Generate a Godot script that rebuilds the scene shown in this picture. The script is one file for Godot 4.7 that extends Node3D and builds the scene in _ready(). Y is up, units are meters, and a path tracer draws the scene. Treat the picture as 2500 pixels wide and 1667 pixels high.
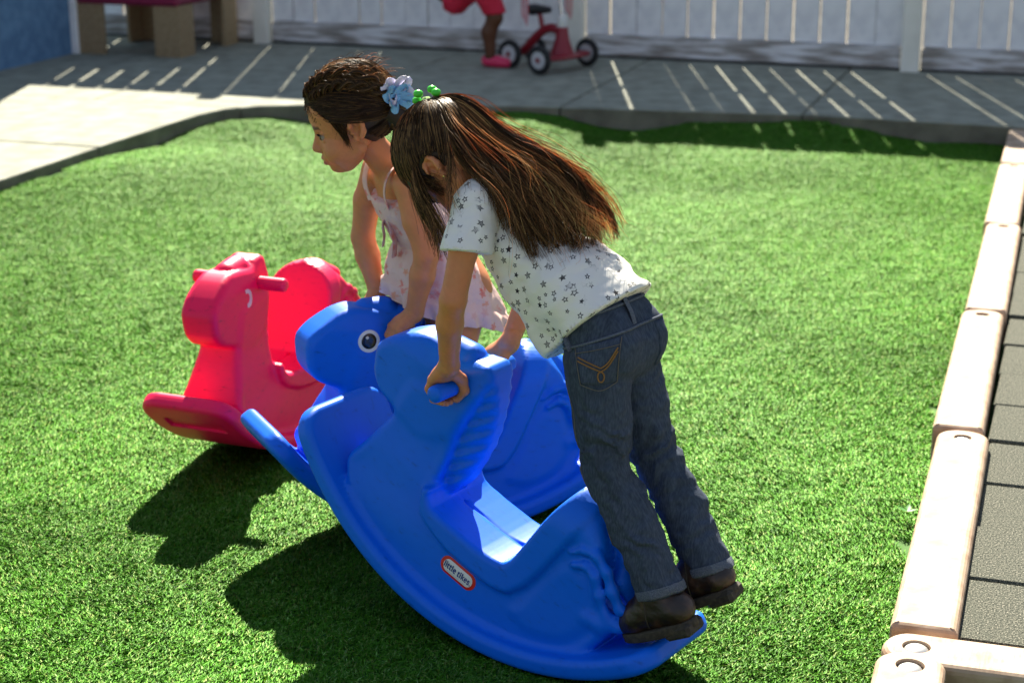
extends Node3D
# A fenced playground: artificial turf, three plastic rocking horses, two girls on them, a child, a four-wheeled ride-on and a table behind.

const UX := Vector3(0.949, 0, 0.315)      # along the fence
const VX := Vector3(-0.315, 0, 0.949)     # from the fence towards the viewer
const TURN := -0.3205                     # the yard's turn about y
const PAVE := 0.10                        # height of the pavement over the turf

var names := {}
var M := {}
var rng := RandomNumberGenerator.new()


func _ready() -> void:
	rng.seed = 7
	# camera
	var cam := Camera3D.new()
	cam.name = "camera"
	add_child(cam)
	cam.position = Vector3(0, 1.55, 0)
	cam.rotation_degrees = Vector3(-16.75, 0, 0)
	cam.near = 0.05
	cam.far = 400.0
	var lens := CameraAttributesPhysical.new()
	lens.frustum_focal_length = 62.8
	lens.frustum_focus_distance = 3.32
	lens.frustum_near = 0.05
	lens.frustum_far = 400.0
	lens.exposure_aperture = 4.8
	cam.attributes = lens
	cam.fov = 21.66
	# sky
	var env := Environment.new()
	env.background_mode = Environment.BG_SKY
	var sm := ProceduralSkyMaterial.new()
	sm.sky_top_color = Color(0.54, 0.62, 0.74)
	sm.sky_horizon_color = Color(0.84, 0.87, 0.90)
	sm.sky_curve = 0.18
	sm.ground_bottom_color = Color(0.40, 0.40, 0.38)
	sm.ground_horizon_color = Color(0.60, 0.61, 0.60)
	sm.sky_energy_multiplier = 0.60
	sm.sun_angle_max = 12.0
	var sky := Sky.new()
	sky.sky_material = sm
	env.sky = sky
	env.tonemap_mode = Environment.TONE_MAPPER_LINEAR
	env.tonemap_exposure = 3.35
	env.sdfgi_enabled = true
	env.ssao_enabled = true
	env.ssil_enabled = true
	var we := WorldEnvironment.new()
	we.name = "world_environment"
	we.environment = env
	add_child(we)
	# sun, high behind the fence, straight ahead
	var sun := DirectionalLight3D.new()
	sun.name = "sun"
	sun.light_color = Color(1.0, 0.965, 0.89)
	sun.light_energy = 1.6
	sun.light_angular_distance = 0.5
	sun.shadow_enabled = true
	add_child(sun)
	sun.look_at_from_position(Vector3.ZERO, Vector3(0.004, -sin(deg_to_rad(40.2)), cos(deg_to_rad(40.2))))

	materials()
	ground()
	pavement()
	turf()
	borders()
	rubber_tiles()
	shed()
	fence()
	table()
	horses()
	first_girl()
	second_girl()
	far_child()
	ride_on()
	litter()


# ---------------------------------------------------------------- naming and adding
func numbered(called: String) -> String:
	var k: int = names.get(called, 0)
	names[called] = k + 1
	return called if k == 0 else "%s_%03d" % [called, k]


func thing(called: String, label: String, category: String, at := Vector3.ZERO, turn := 0.0, group := "") -> Node3D:
	var t := Node3D.new()
	t.name = numbered(called)
	add_child(t)
	t.position = at
	t.rotation.y = turn
	return tag(t, label, category, group)


func tag(t: Node3D, label: String, category: String, group := "") -> Node3D:
	t.set_meta("label", label)
	t.set_meta("category", category)
	if group:
		t.set_meta("group", group)
	return t


func obj(called: String, shape, material: Material, parent: Node = self) -> MeshInstance3D:
	var o := MeshInstance3D.new()
	if parent == self:
		o.name = numbered(called)
	else:
		var k := 0
		var base := called
		while parent.has_node(NodePath(called)):
			k += 1
			called = "%s_%03d" % [base, k]
		o.name = called
	o.mesh = shape.mesh() if shape is MB else shape
	o.material_override = material
	parent.add_child(o, true)
	return o


func setting(called: String, shape, material: Material) -> MeshInstance3D:
	var o := obj(called, shape, material)
	o.set_meta("kind", "structure")
	return o


func yard(u: float, v: float, y := 0.0) -> Vector3:
	return UX * u + VX * v + Vector3(0, y, 0)


# ---------------------------------------------------------------- materials
func lin(r: float, g: float, b: float) -> Color:
	return Color(r, g, b).linear_to_srgb()


func plain(color: Color, rough := 0.6, spec := 0.5) -> StandardMaterial3D:
	var m := StandardMaterial3D.new()
	m.albedo_color = color
	m.roughness = rough
	m.metallic_specular = spec
	return m


func vertexed(rough := 0.6, spec := 0.5) -> StandardMaterial3D:
	var m := plain(Color.WHITE, rough, spec)
	m.vertex_color_use_as_albedo = true
	return m


func noise(freq: float, octaves := 4, seed_ := 1, kind := FastNoiseLite.TYPE_SIMPLEX_SMOOTH) -> FastNoiseLite:
	var f := FastNoiseLite.new()
	f.noise_type = kind
	f.frequency = freq
	f.fractal_octaves = octaves
	f.seed = seed_
	return f


# seamless picture of a noise between two or more colours (linear)
func mottle(size: int, freq: float, stops: Array, octaves := 4, seed_ := 1, stretch := Vector2.ONE) -> ImageTexture:
	var f := noise(freq, octaves, seed_)
	var src := f.get_seamless_image(size, size)
	var img := Image.create(size, size, true, Image.FORMAT_RGB8)
	var ramp := Gradient.new()
	var off := PackedFloat32Array()
	var cols := PackedColorArray()
	for s in stops:
		off.append(s[0])
		cols.append(lin(s[1], s[2], s[3]))
	ramp.offsets = off
	ramp.colors = cols
	for y in size:
		for x in size:
			img.set_pixel(x, y, ramp.sample(src.get_pixel(int(x * stretch.x) % size, int(y * stretch.y) % size).r))
	return ImageTexture.create_from_image(img)


func relief(size: int, freq: float, octaves := 4, seed_ := 1, stretch := Vector2.ONE) -> ImageTexture:
	var src := noise(freq, octaves, seed_).get_seamless_image(size, size)
	if stretch != Vector2.ONE:
		var img := Image.create(size, size, false, Image.FORMAT_L8)
		for y in size:
			for x in size:
				img.set_pixel(x, y, src.get_pixel(int(x * stretch.x) % size, int(y * stretch.y) % size))
		src = img
	return ImageTexture.create_from_image(src)


# triplanar cover: one tile of the pictures is `metres` wide
func cover(m: StandardMaterial3D, metres: float, albedo: Texture2D, height: Texture2D = null, depth := 0.1, world := false, sharp := 4.0) -> StandardMaterial3D:
	m.uv1_triplanar = true
	m.uv1_world_triplanar = world
	m.uv1_triplanar_sharpness = sharp
	m.uv1_scale = Vector3.ONE / metres
	if albedo:
		m.albedo_texture = albedo
	if height:
		m.heightmap_enabled = true
		m.heightmap_texture = height
		m.heightmap_scale = depth
	return m


func glow_through(m: StandardMaterial3D, c: Color) -> StandardMaterial3D:
	m.backlight_enabled = true
	m.backlight = c
	return m


func materials() -> void:
	M.concrete = cover(plain(Color.WHITE, 0.85, 0.3), 1.1, mottle(512, 0.012, [[0.15, 0.20, 0.203, 0.165], [0.5, 0.26, 0.265, 0.215], [0.85, 0.315, 0.32, 0.26]], 6, 3), relief(256, 0.05, 4, 5), 0.15, true)
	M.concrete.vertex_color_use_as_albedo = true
	M.joint = plain(lin(0.09, 0.088, 0.08), 0.9)
	M.earth = cover(plain(Color.WHITE, 0.95), 3.0, mottle(256, 0.02, [[0.2, 0.07, 0.06, 0.045], [0.8, 0.13, 0.115, 0.09]], 5, 9), null, 0.1, true)
	M.turf_base = plain(lin(0.06, 0.15, 0.03), 0.95)
	M.blade = glow_through(vertexed(0.5, 0.20), Color(0.8, 0.9, 0.4))
	var wood := relief(256, 0.03, 4, 12, Vector2(1, 6))
	M.timber = cover(plain(Color.WHITE, 0.6, 0.4), 0.5, mottle(512, 0.010, [[0.15, 0.30, 0.19, 0.12], [0.42, 0.43, 0.295, 0.20], [0.6, 0.46, 0.325, 0.225], [0.85, 0.52, 0.39, 0.28]], 5, 14), wood, 0.06)
	M.stud = plain(lin(0.62, 0.62, 0.60), 0.42)
	M.stud.metallic = 0.7
	M.rubber = cover(plain(Color.WHITE, 0.9, 0.3), 0.35, mottle(512, 0.16, [[0.3, 0.028, 0.032, 0.025], [0.5, 0.065, 0.070, 0.054], [0.62, 0.11, 0.115, 0.09], [0.76, 0.27, 0.25, 0.20]], 3, 17), relief(256, 0.2, 3, 18), 0.35)
	M.paint = cover(plain(Color.WHITE, 0.55, 0.4), 0.9, mottle(512, 0.012, [[0.2, 0.76, 0.76, 0.77], [0.5, 0.84, 0.84, 0.84], [0.8, 0.87, 0.87, 0.87]], 5, 21), relief(256, 0.04, 4, 22, Vector2(5, 1)), 0.08)
	M.paint.vertex_color_use_as_albedo = true
	M.cream = cover(plain(Color.WHITE, 0.55, 0.4), 0.9, mottle(256, 0.015, [[0.2, 0.74, 0.73, 0.64], [0.8, 0.84, 0.83, 0.74]], 5, 23), null)
	M.peeling = cover(plain(Color.WHITE, 0.8, 0.3), 2.6, mottle(512, 0.012, [[0.25, 0.26, 0.235, 0.21], [0.42, 0.38, 0.355, 0.33], [0.54, 0.50, 0.48, 0.465], [0.66, 0.66, 0.65, 0.65], [0.9, 0.78, 0.78, 0.79]], 5, 25, Vector2(1, 8)), relief(256, 0.03, 5, 26, Vector2(1, 6)), 0.3)
	M.stucco = cover(plain(Color.WHITE, 0.9, 0.3), 0.6, mottle(256, 0.02, [[0.2, 0.10, 0.20, 0.34], [0.8, 0.145, 0.27, 0.43]], 6, 28), relief(256, 0.12, 3, 29), 0.4)
	M.tan_plastic = cover(plain(Color.WHITE, 0.55), 0.3, mottle(256, 0.03, [[0.2, 0.27, 0.19, 0.10], [0.8, 0.34, 0.25, 0.14]], 4, 31))
	M.maroon = plain(lin(0.22, 0.010, 0.055), 0.45)
	var pebble := relief(256, 0.11, 3, 33)
	var scuffs := mottle(512, 0.02, [[0.0, 0.62, 0.62, 0.62], [0.16, 0.88, 0.88, 0.88], [0.28, 0.98, 0.98, 0.98], [0.6, 1.0, 1.0, 1.0]], 6, 34, Vector2(1, 2))
	M.blue = cover(plain(lin(0.0006, 0.130, 0.76), 0.44, 0.35), 0.42, scuffs, pebble, 0.005)
	M.red = cover(plain(lin(0.98, 0.002, 0.085), 0.44, 0.40), 0.42, scuffs, pebble, 0.005)
	M.white = plain(lin(0.72, 0.72, 0.70), 0.4)
	M.black = plain(lin(0.012, 0.012, 0.012), 0.25)
	M.worn_white = plain(lin(0.78, 0.42, 0.48), 0.5)
	M.logo_red = plain(lin(0.62, 0.012, 0.012), 0.4)
	M.logo_blue = plain(lin(0.012, 0.03, 0.22), 0.4)
	M.skin = vertexed(0.48, 0.45)
	M.skin.subsurf_scatter_enabled = true
	M.skin.subsurf_scatter_strength = 0.12
	M.hair = glow_through(vertexed(0.36, 0.38), Color(1.0, 0.74, 0.36))
	M.hair_base = plain(lin(0.022, 0.012, 0.007), 0.5, 0.4)
	M.eye_white = plain(lin(0.30, 0.235, 0.20), 0.6, 0.15)
	M.iris = plain(lin(0.035, 0.016, 0.008), 0.12)
	M.gold = plain(lin(0.75, 0.5, 0.14), 0.25)
	M.gold.metallic = 1.0
	M.shirt = glow_through(cover(plain(Color.WHITE, 0.85, 0.3), 0.25, stars(), relief(256, 0.012, 3, 41), 0.35, false, 9.0), Color(0.25, 0.25, 0.24))
	M.dress = glow_through(cover(plain(Color.WHITE, 0.85, 0.3), 0.25, flowers(), relief(256, 0.02, 3, 43), 0.4, false, 9.0), Color(0.35, 0.28, 0.26))
	var weave := Image.create(128, 128, false, Image.FORMAT_L8)
	for y in 128:
		for x in 128:
			weave.set_pixel(x, y, Color.from_hsv(0, 0, 0.5 + 0.3 * sin((x + y) * TAU / 8.0) + rng.randf_range(-0.2, 0.2)))
	M.denim = cover(plain(Color.WHITE, 0.9, 0.25), 0.30, mottle(512, 0.035, [[0.2, 0.034, 0.046, 0.073], [0.5, 0.046, 0.062, 0.095], [0.8, 0.064, 0.083, 0.122]], 5, 45, Vector2(4, 1)), relief(512, 0.22, 2, 46), 0.04)
	M.denim.vertex_color_use_as_albedo = true
	M.denim_pale = cover(plain(Color.WHITE, 0.9, 0.25), 0.02, mottle(128, 0.05, [[0.2, 0.07, 0.085, 0.115], [0.8, 0.15, 0.17, 0.21]], 3, 48), ImageTexture.create_from_image(weave), 0.05)
	M.thread = plain(lin(0.22, 0.11, 0.03), 0.8)
	M.thread_pale = plain(lin(0.11, 0.10, 0.085), 0.8)
	M.boot = cover(plain(Color.WHITE, 0.42, 0.5), 0.22, mottle(256, 0.02, [[0.25, 0.010, 0.005, 0.003], [0.55, 0.024, 0.011, 0.006], [0.85, 0.06, 0.028, 0.015]], 5, 51), relief(256, 0.10, 4, 52), 0.04)
	M.sole = cover(plain(Color.WHITE, 0.75), 0.08, mottle(128, 0.05, [[0.2, 0.020, 0.015, 0.009], [0.8, 0.05, 0.039, 0.024]], 4, 53))
	M.ribbon_blue = glow_through(plain(lin(0.20, 0.46, 0.70), 0.5), Color(0.4, 0.4, 0.4))
	M.ribbon_pale = glow_through(plain(lin(0.66, 0.64, 0.80), 0.5), Color(0.4, 0.4, 0.4))
	M.clip_green = glow_through(plain(lin(0.05, 0.55, 0.03), 0.3), Color(0.3, 0.3, 0.3))
	M.clip_pale = plain(lin(0.40, 0.62, 0.20), 0.35)
	M.skirt_red = glow_through(plain(lin(0.62, 0.012, 0.05), 0.7), Color(0.3, 0.3, 0.3))
	M.shoe_pink = plain(lin(0.68, 0.03, 0.11), 0.5)
	M.shoe_print = plain(lin(0.70, 0.45, 0.48), 0.5)
	M.cart_red = plain(lin(0.24, 0.006, 0.018), 0.3)
	M.tyre = plain(lin(0.012, 0.012, 0.013), 0.7)
	M.hub = plain(lin(0.52, 0.52, 0.53), 0.4)
	M.steel = plain(lin(0.6, 0.6, 0.6), 0.25)
	M.steel.metallic = 1.0
	M.seat_black = plain(lin(0.010, 0.011, 0.014), 0.4)
	M.leaf = glow_through(plain(lin(0.05, 0.24, 0.03), 0.5), Color(0.5, 0.5, 0.3))
	M.dry_leaf = plain(lin(0.42, 0.36, 0.16), 0.8)


# print of small outlined and solid five-pointed stars
func stars() -> ImageTexture:
	var size := 1024
	var img := Image.create(size, size, true, Image.FORMAT_RGB8)
	img.fill(lin(0.76, 0.745, 0.69))
	var r := RandomNumberGenerator.new()
	r.seed = 5
	var ink := lin(0.03, 0.03, 0.035)
	var done := []
	var tries := 0
	while done.size() < 100 and tries < 4000:
		tries += 1
		var c := Vector2(r.randi_range(0, size), r.randi_range(0, size))
		var rad := r.randf_range(18, 33)
		var ok := true
		for d in done:
			var e := (c - Vector2(d.x, d.y)).abs()
			e = e.min(Vector2(size, size) - e)
			if e.length() < (rad + d.z) * 0.92:
				ok = false
				break
		if not ok:
			continue
		done.append(Vector3(c.x, c.y, rad))
		var turn := r.randf() * TAU
		var solid := r.randf() < 0.15
		var twice := not solid and rad > 27.0
		var pad := int(rad) + 3
		for y in range(-pad, pad + 1):
			for x in range(-pad, pad + 1):
				var a := fposmod(Vector2(x, y).angle() + turn, TAU / 5.0) - TAU / 10.0
				var q := Vector2.from_angle(absf(a)) * Vector2(x, y).length()
				# straight edge from the notch (angle 0) to the tip (angle 36 degrees)
				var p0 := Vector2(rad * 0.46, 0)
				var p1 := Vector2.from_angle(TAU / 10.0) * rad
				var e := (p1 - p0).normalized()
				var s := (q - p0).dot(Vector2(e.y, -e.x))
				var hit := s < 0.0 if solid else absf(s + 2.2) < 2.5
				if twice and absf(s + rad * 0.28) < 1.6 and q.length() < rad * 0.5:
					hit = true
				if hit:
					img.set_pixel(posmod(int(c.x) + x, size), posmod(int(c.y) + y, size), ink)
	img.generate_mipmaps()
	return ImageTexture.create_from_image(img)


# pale print with scattered coral blossoms
func flowers() -> ImageTexture:
	var size := 768
	var img := Image.create(size, size, true, Image.FORMAT_RGB8)
	img.fill(lin(0.74, 0.525, 0.475))
	var r := RandomNumberGenerator.new()
	r.seed = 11
	for i in 75:
		var c := Vector2(r.randi_range(0, size), r.randi_range(0, size))
		var rad := r.randf_range(14, 34)
		var ph := r.randf() * TAU
		var tone: Color = [lin(0.66, 0.11, 0.07), lin(0.72, 0.25, 0.13), lin(0.68, 0.16, 0.13), lin(0.68, 0.36, 0.32)][r.randi() % 4]
		var pad := int(rad) + 2
		for y in range(-pad, pad + 1):
			for x in range(-pad, pad + 1):
				var d := Vector2(x, y)
				var edge := rad * (0.80 + 0.20 * cos(5.0 * (d.angle() + ph)))
				if d.length() < edge and r.randf() < 0.95 - 0.55 * d.length() / rad:
					var px := posmod(int(c.x) + x, size)
					var py := posmod(int(c.y) + y, size)
					img.set_pixel(px, py, img.get_pixel(px, py).lerp(tone, 0.75))
		if r.randf() < 0.5:
			for k in 26:
				var q := c + Vector2.from_angle(ph) * (rad + k)
				for w in 4:
					img.set_pixel(posmod(int(q.x), size), posmod(int(q.y) + w, size), lin(0.48, 0.50, 0.30))
	img.generate_mipmaps()
	return ImageTexture.create_from_image(img)


# ---------------------------------------------------------------- ground, pavement, turf
func kerb_line() -> PackedVector2Array:
	var pts := PackedVector2Array()
	for p in [Vector2(-4.35, -3.4), Vector2(-3.3, -3.4), Vector2(-2.62, -5.45), Vector2(-2.066, -7.087), Vector2(-1.859, -7.721), Vector2(-1.61, -8.447), Vector2(-1.53, -8.66), Vector2(-1.43, -8.83), Vector2(-1.28, -8.93), Vector2(-1.05, -8.965), Vector2(-0.825, -8.975), Vector2(-0.277, -8.975), Vector2(0.443, -8.868), Vector2(1.455, -8.672), Vector2(2.382, -8.327), Vector2(4.6, -7.55)]:
		pts.append(p)
	return pts


func yard_xz(u: float, v: float) -> Vector2:
	var p := yard(u, v)
	return Vector2(p.x, p.z)


func ground() -> void:
	var mb := MB.new()
	mb.face([Vector3(-150, -0.06, 60), Vector3(150, -0.06, 60), Vector3(150, -0.06, -300), Vector3(-150, -0.06, -300)], Vector3.UP)
	setting("ground", mb, M.earth)


func pavement() -> void:
	var root := Node3D.new()
	root.name = "pavement"
	add_child(root)
	root.set_meta("kind", "structure")
	var outline := kerb_line()
	outline.append(yard_xz(6.5, -10.52))
	outline.append(yard_xz(-9.0, -10.52))
	outline.append(yard_xz(-9.0, -2.0))
	var cells := []
	var us := [-8.9, -7.3, -6.1, -4.93, -3.75, -2.575, -1.387, -0.2, 0.98, 2.16, 3.34, 5.0]
	for i in us.size() - 1:
		cells.append([us[i], us[i + 1], -12.5, -8.0 if us[i] < -3.8 else -7.0])
	for i in 6:
		cells.append([-8.9 if i % 2 else -8.9, -3.5, [-8.0, -6.83, -5.66, -4.5, -3.3, -2.1][i], [-6.83, -5.66, -4.5, -3.3, -2.1, -1.0][i]])
	for q in cells:
		var g := 0.005
		var rect := PackedVector2Array([yard_xz(q[0] + g, q[2] + g), yard_xz(q[1] - g, q[2] + g), yard_xz(q[1] - g, q[3] - g), yard_xz(q[0] + g, q[3] - g)])
		for part in Geometry2D.intersect_polygons(outline, rect):
			var mb := MB.new()
			mb.prism(part, -0.05, PAVE + rng.randf_range(-0.0015, 0.0015), 0.007, 2)
			for k in mb.v.size():      # side faces are darker and browner than the tops
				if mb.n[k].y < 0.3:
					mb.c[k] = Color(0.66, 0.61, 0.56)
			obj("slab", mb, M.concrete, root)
	var bed := MB.new()
	bed.prism(Geometry2D.offset_polygon(outline, -0.02)[0], -0.055, PAVE - 0.016)
	obj("bed", bed, M.joint, root)


func turf_height(x: float, z: float) -> float:
	var y := -0.014 + 0.006 * sin(x * 2.3 + z * 1.1) + 0.005 * sin(x * 1.2 - z * 2.9 + 1.0)
	# and climbs to the edge of the side walk
	var d := x - (-1.50 - 0.34 * (z + 8.66))
	y += 0.058 * smoothstep(0.75, 0.0, d) * smoothstep(-8.9, -7.6, z)
	# the turf buckles where it meets the kerb of the far pavement
	var far := smoothstep(-8.2, -8.75, z)
	y += far * (0.042 + 0.030 * sin(x * 4.1 + 2.3) + 0.012 * sin(x * 9.0))
	return y


func turf() -> void:
	var mb := MB.new()
	var rows := []
	for j in 61:
		var row := PackedVector3Array()
		for i in 57:
			var x := -3.4 + i * 0.125
			var z := -9.6 + j * 0.135
			row.append(Vector3(x, turf_height(x, z), z))
		rows.append(row)
	rows.reverse()
	mb.sheet(rows)
	setting("turf", mb, M.turf_base)
	# blades: five patches, each set many times with its own turn
	var greens := [Color(0.072, 0.25, 0.014), Color(0.115, 0.36, 0.026), Color(0.165, 0.44, 0.048), Color(0.34, 0.60, 0.16), Color(0.035, 0.13, 0.008), Color(0.33, 0.45, 0.11)]
	var spots := [[], [], [], [], []]
	var step := 0.18
	var lean := noise(0.35, 2, 77)
	var kerb := kerb_line()
	kerb.append(Vector2(4.6, -20))
	kerb.append(Vector2(-9, -20))
	kerb.append(Vector2(-9, -3.4))
	var z := -9.2
	while z < -2.0:
		var reach := 0.29 * (-z) + 0.55
		var x := -reach
		while x < reach:
			var p := Vector2(x, z)
			var u := x * 0.949 + z * 0.315
			var v := -x * 0.315 + z * 0.949
			var edge := -0.29 - 0.105 * clampf((-3.1 - v) / 5.8, 0, 1)
			if u < edge + 0.03 and not Geometry2D.is_point_in_polygon(p, kerb):
				var k := rng.randi() % 5
				var t := 1.0 + 0.22 * lean.get_noise_2d(x * 3.0, z * 3.0) + rng.randf_range(-0.04, 0.04)
				var turn := 2.4 * lean.get_noise_2d(x, z) * 2.0 + rng.randf_range(-0.5, 0.5)
				var nrm := Vector3(-(turf_height(x + 0.05, z) - turf_height(x - 0.05, z)) * 10.0, 1, -(turf_height(x, z + 0.05) - turf_height(x, z - 0.05)) * 10.0).normalized()
				var b := Basis(Quaternion(Vector3.UP, nrm)) * Basis(Vector3.UP, turn)
				spots[k].append([Transform3D(b, Vector3(x, turf_height(x, z), z)), Color(t, t, t)])
			x += step
		z += step
	var grass := Node3D.new()
	grass.name = "grass"
	add_child(grass)
	grass.set_meta("kind", "stuff")
	grass.set_meta("label", "bright green artificial grass blades covering the play area")
	grass.set_meta("category", "grass")
	for k in 5:
		var patch := MB.new()
		for i in 4300:
			var p := Vector3(rng.randf_range(-0.108, 0.108), 0, rng.randf_range(-0.108, 0.108))
			var a := rng.randf() * TAU
			var hgt := rng.randf_range(0.011, 0.021)
			var d := Vector3(cos(a), 0, sin(a))
			var w := Vector3(-d.z, 0, d.x) * rng.randf_range(0.0009, 0.0016)
			var slant := rng.randf_range(0.3, 1.2)
			var way := (d * 0.95 + Vector3(0.35, 0, 0.05)) * slant
			var mid := p + Vector3(0, hgt * (0.62 - slant * 0.1), 0) + way * hgt * 0.35
			var tip := p + Vector3(0, hgt * (1.0 - slant * 0.42), 0) + way * hgt
			var g: Color = greens[[0, 0, 1, 1, 1, 2, 2, 3, 4, 5][rng.randi() % 10]]
			patch.col = g * rng.randf_range(0.85, 1.15)
			var nrm := (Vector3.UP * 0.85 + d * 0.8 + Vector3(rng.randf_range(-0.3, 0.3), 0, rng.randf_range(-0.3, 0.3))).normalized()
			var s := patch.put(p - w, nrm)
			patch.put(p + w, nrm)
			patch.put(mid - w, nrm)
			patch.put(mid + w, nrm)
			patch.put(tip, nrm)
			patch.ix.append_array([s, s + 3, s + 1, s, s + 2, s + 3, s + 2, s + 4, s + 3])
		var mm := MultiMesh.new()
		mm.transform_format = MultiMesh.TRANSFORM_3D
		mm.use_colors = true
		mm.mesh = patch.mesh()
		mm.instance_count = spots[k].size()
		for i in spots[k].size():
			mm.set_instance_transform(i, spots[k][i][0])
			mm.set_instance_color(i, spots[k][i][1])
		var o := MultiMeshInstance3D.new()
		o.name = "blades" if k == 0 else "blades_%03d" % k
		o.multimesh = mm
		o.material_override = M.blade
		o.set_meta("kind", "stuff")
		grass.add_child(o, true)


# ---------------------------------------------------------------- plastic timbers and rubber tiles
func timber(label: String, at: Vector3, turn: float, length: float, stud: bool, open: bool) -> void:
	# lies along local z from 0 (square near end) to -length (rounded far end)
	var w := 0.0625
	var plan := PackedVector2Array([Vector2(-w, -0.004), Vector2(-w + 0.004, 0), Vector2(w - 0.004, 0), Vector2(w, -0.004)])
	for i in 13:
		var a := PI * i / 12
		plan.append(Vector2(w * cos(a), -length + w * 0.8 - w * 0.8 * sin(a)))
	var t := thing("border_timber", label, "timber", at, turn, "plastic timbers edging the turf")
	var mb := MB.new()
	var hc := Vector2(0, -length + 0.062)
	mb.prism(plan, -0.1, 0.083 + rng.randf_range(-0.002, 0.002), 0.016, 4, Vector3(hc.x, hc.y, 0.026 if open else 0.021))
	obj("beam", mb, M.timber, t)
	if stud:
		var st := MB.new()
		var prof := []
		for i in 7:
			var a := PI / 2 * i / 6
			prof.append([(0.0232 if open else 0.019) * cos(a), 0.012 * sin(a) if open else 0.004 * sin(a)])
		st.lathe(Vector3(hc.x, 0.073 if open else 0.0735, hc.y), Vector3.UP, prof, 24)
		obj("stake_head", st, M.stud, t)


func borders() -> void:
	var starts := [[-0.226, -3.124, 1.150], [-0.262, -4.280, 1.118], [-0.276, -5.404, 1.224], [-0.308, -6.634, 1.184], [-0.326, -7.824, 1.10]]
	var which := ["tan plastic timber beside the turf, nearest of the long row, next to the crossing timber", "tan plastic timber in the row edging the turf, second from the viewer", "tan plastic timber in the row edging the turf, third from the viewer", "tan plastic timber in the row edging the turf, fourth from the viewer", "tan plastic timber at the far end of the row, partly in the fence's shade"]
	for i in 5:
		var s: Array = starts[i]
		timber(which[i], yard(s[0], s[1]), TURN + 0.018, s[2], true, false)
	timber("tan plastic timber lying crosswise at the corner with a silver stake head", yard(1.30, -3.062), TURN + PI / 2 + 0.02, 1.592, true, true)
	timber("tan plastic timber cut off by the bottom edge with a silver stake head", yard(-0.196, -1.74), TURN + 0.03, 1.272, true, true)


func rubber_tiles() -> void:
	var t := Node3D.new()
	t.name = "play_floor"
	add_child(t)
	t.set_meta("kind", "structure")
	var base := MB.new()
	base.prism(PackedVector2Array([yard_xz(-0.17, -3.13), yard_xz(2.4, -3.13), yard_xz(2.4, -8.75), yard_xz(-0.25, -8.75)]), -0.05, 0.018)
	obj("underlay", base, M.joint, t)
	for c in 3:
		for r in 20:
			var v := -3.145 - r * 0.288
			var u0 := -0.172 - 0.0053 * r + c * 0.60
			var gap0 := 0.006 if r % 2 == 0 else 0.0025
			var gap1 := 0.0025 if r % 2 == 0 else 0.006
			var y := 0.048 + rng.randf_range(-0.004, 0.004) + (0.007 if r % 4 < 2 else 0.0)
			var mb := MB.new()
			mb.prism(PackedVector2Array([yard_xz(u0 + 0.003, v - gap0), yard_xz(u0 + 0.597, v - gap0), yard_xz(u0 + 0.597, v - 0.288 + gap1), yard_xz(u0 + 0.003, v - 0.288 + gap1)]), 0.0, y, 0.004, 1)
			obj("rubber_tile", mb, M.rubber, t)


# ---------------------------------------------------------------- shed, fence, table
func shed() -> void:
	var t := thing("shed", "low blue stucco wall of a shed with white corner board", "shed", yard(-5.95, -9.55, PAVE), TURN)
	var mb := MB.new()
	mb.cbox(Vector3(-1.02, 0.79, 1.7), Vector3(2.0, 1.66, 3.3), 0.01)
	obj("wall", mb, M.stucco, t)
	var tr := MB.new()
	tr.cbox(Vector3(-0.045, 0.80, 0.015), Vector3(0.125, 1.68, 0.07), 0.006)
	obj("corner_board", tr, M.paint, t)
	var rf := MB.new()
	rf.cbox(Vector3(-1.0, 1.655, 1.68), Vector3(2.06, 0.05, 3.42), 0.008)
	obj("roof", rf, M.stucco, t)


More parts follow.
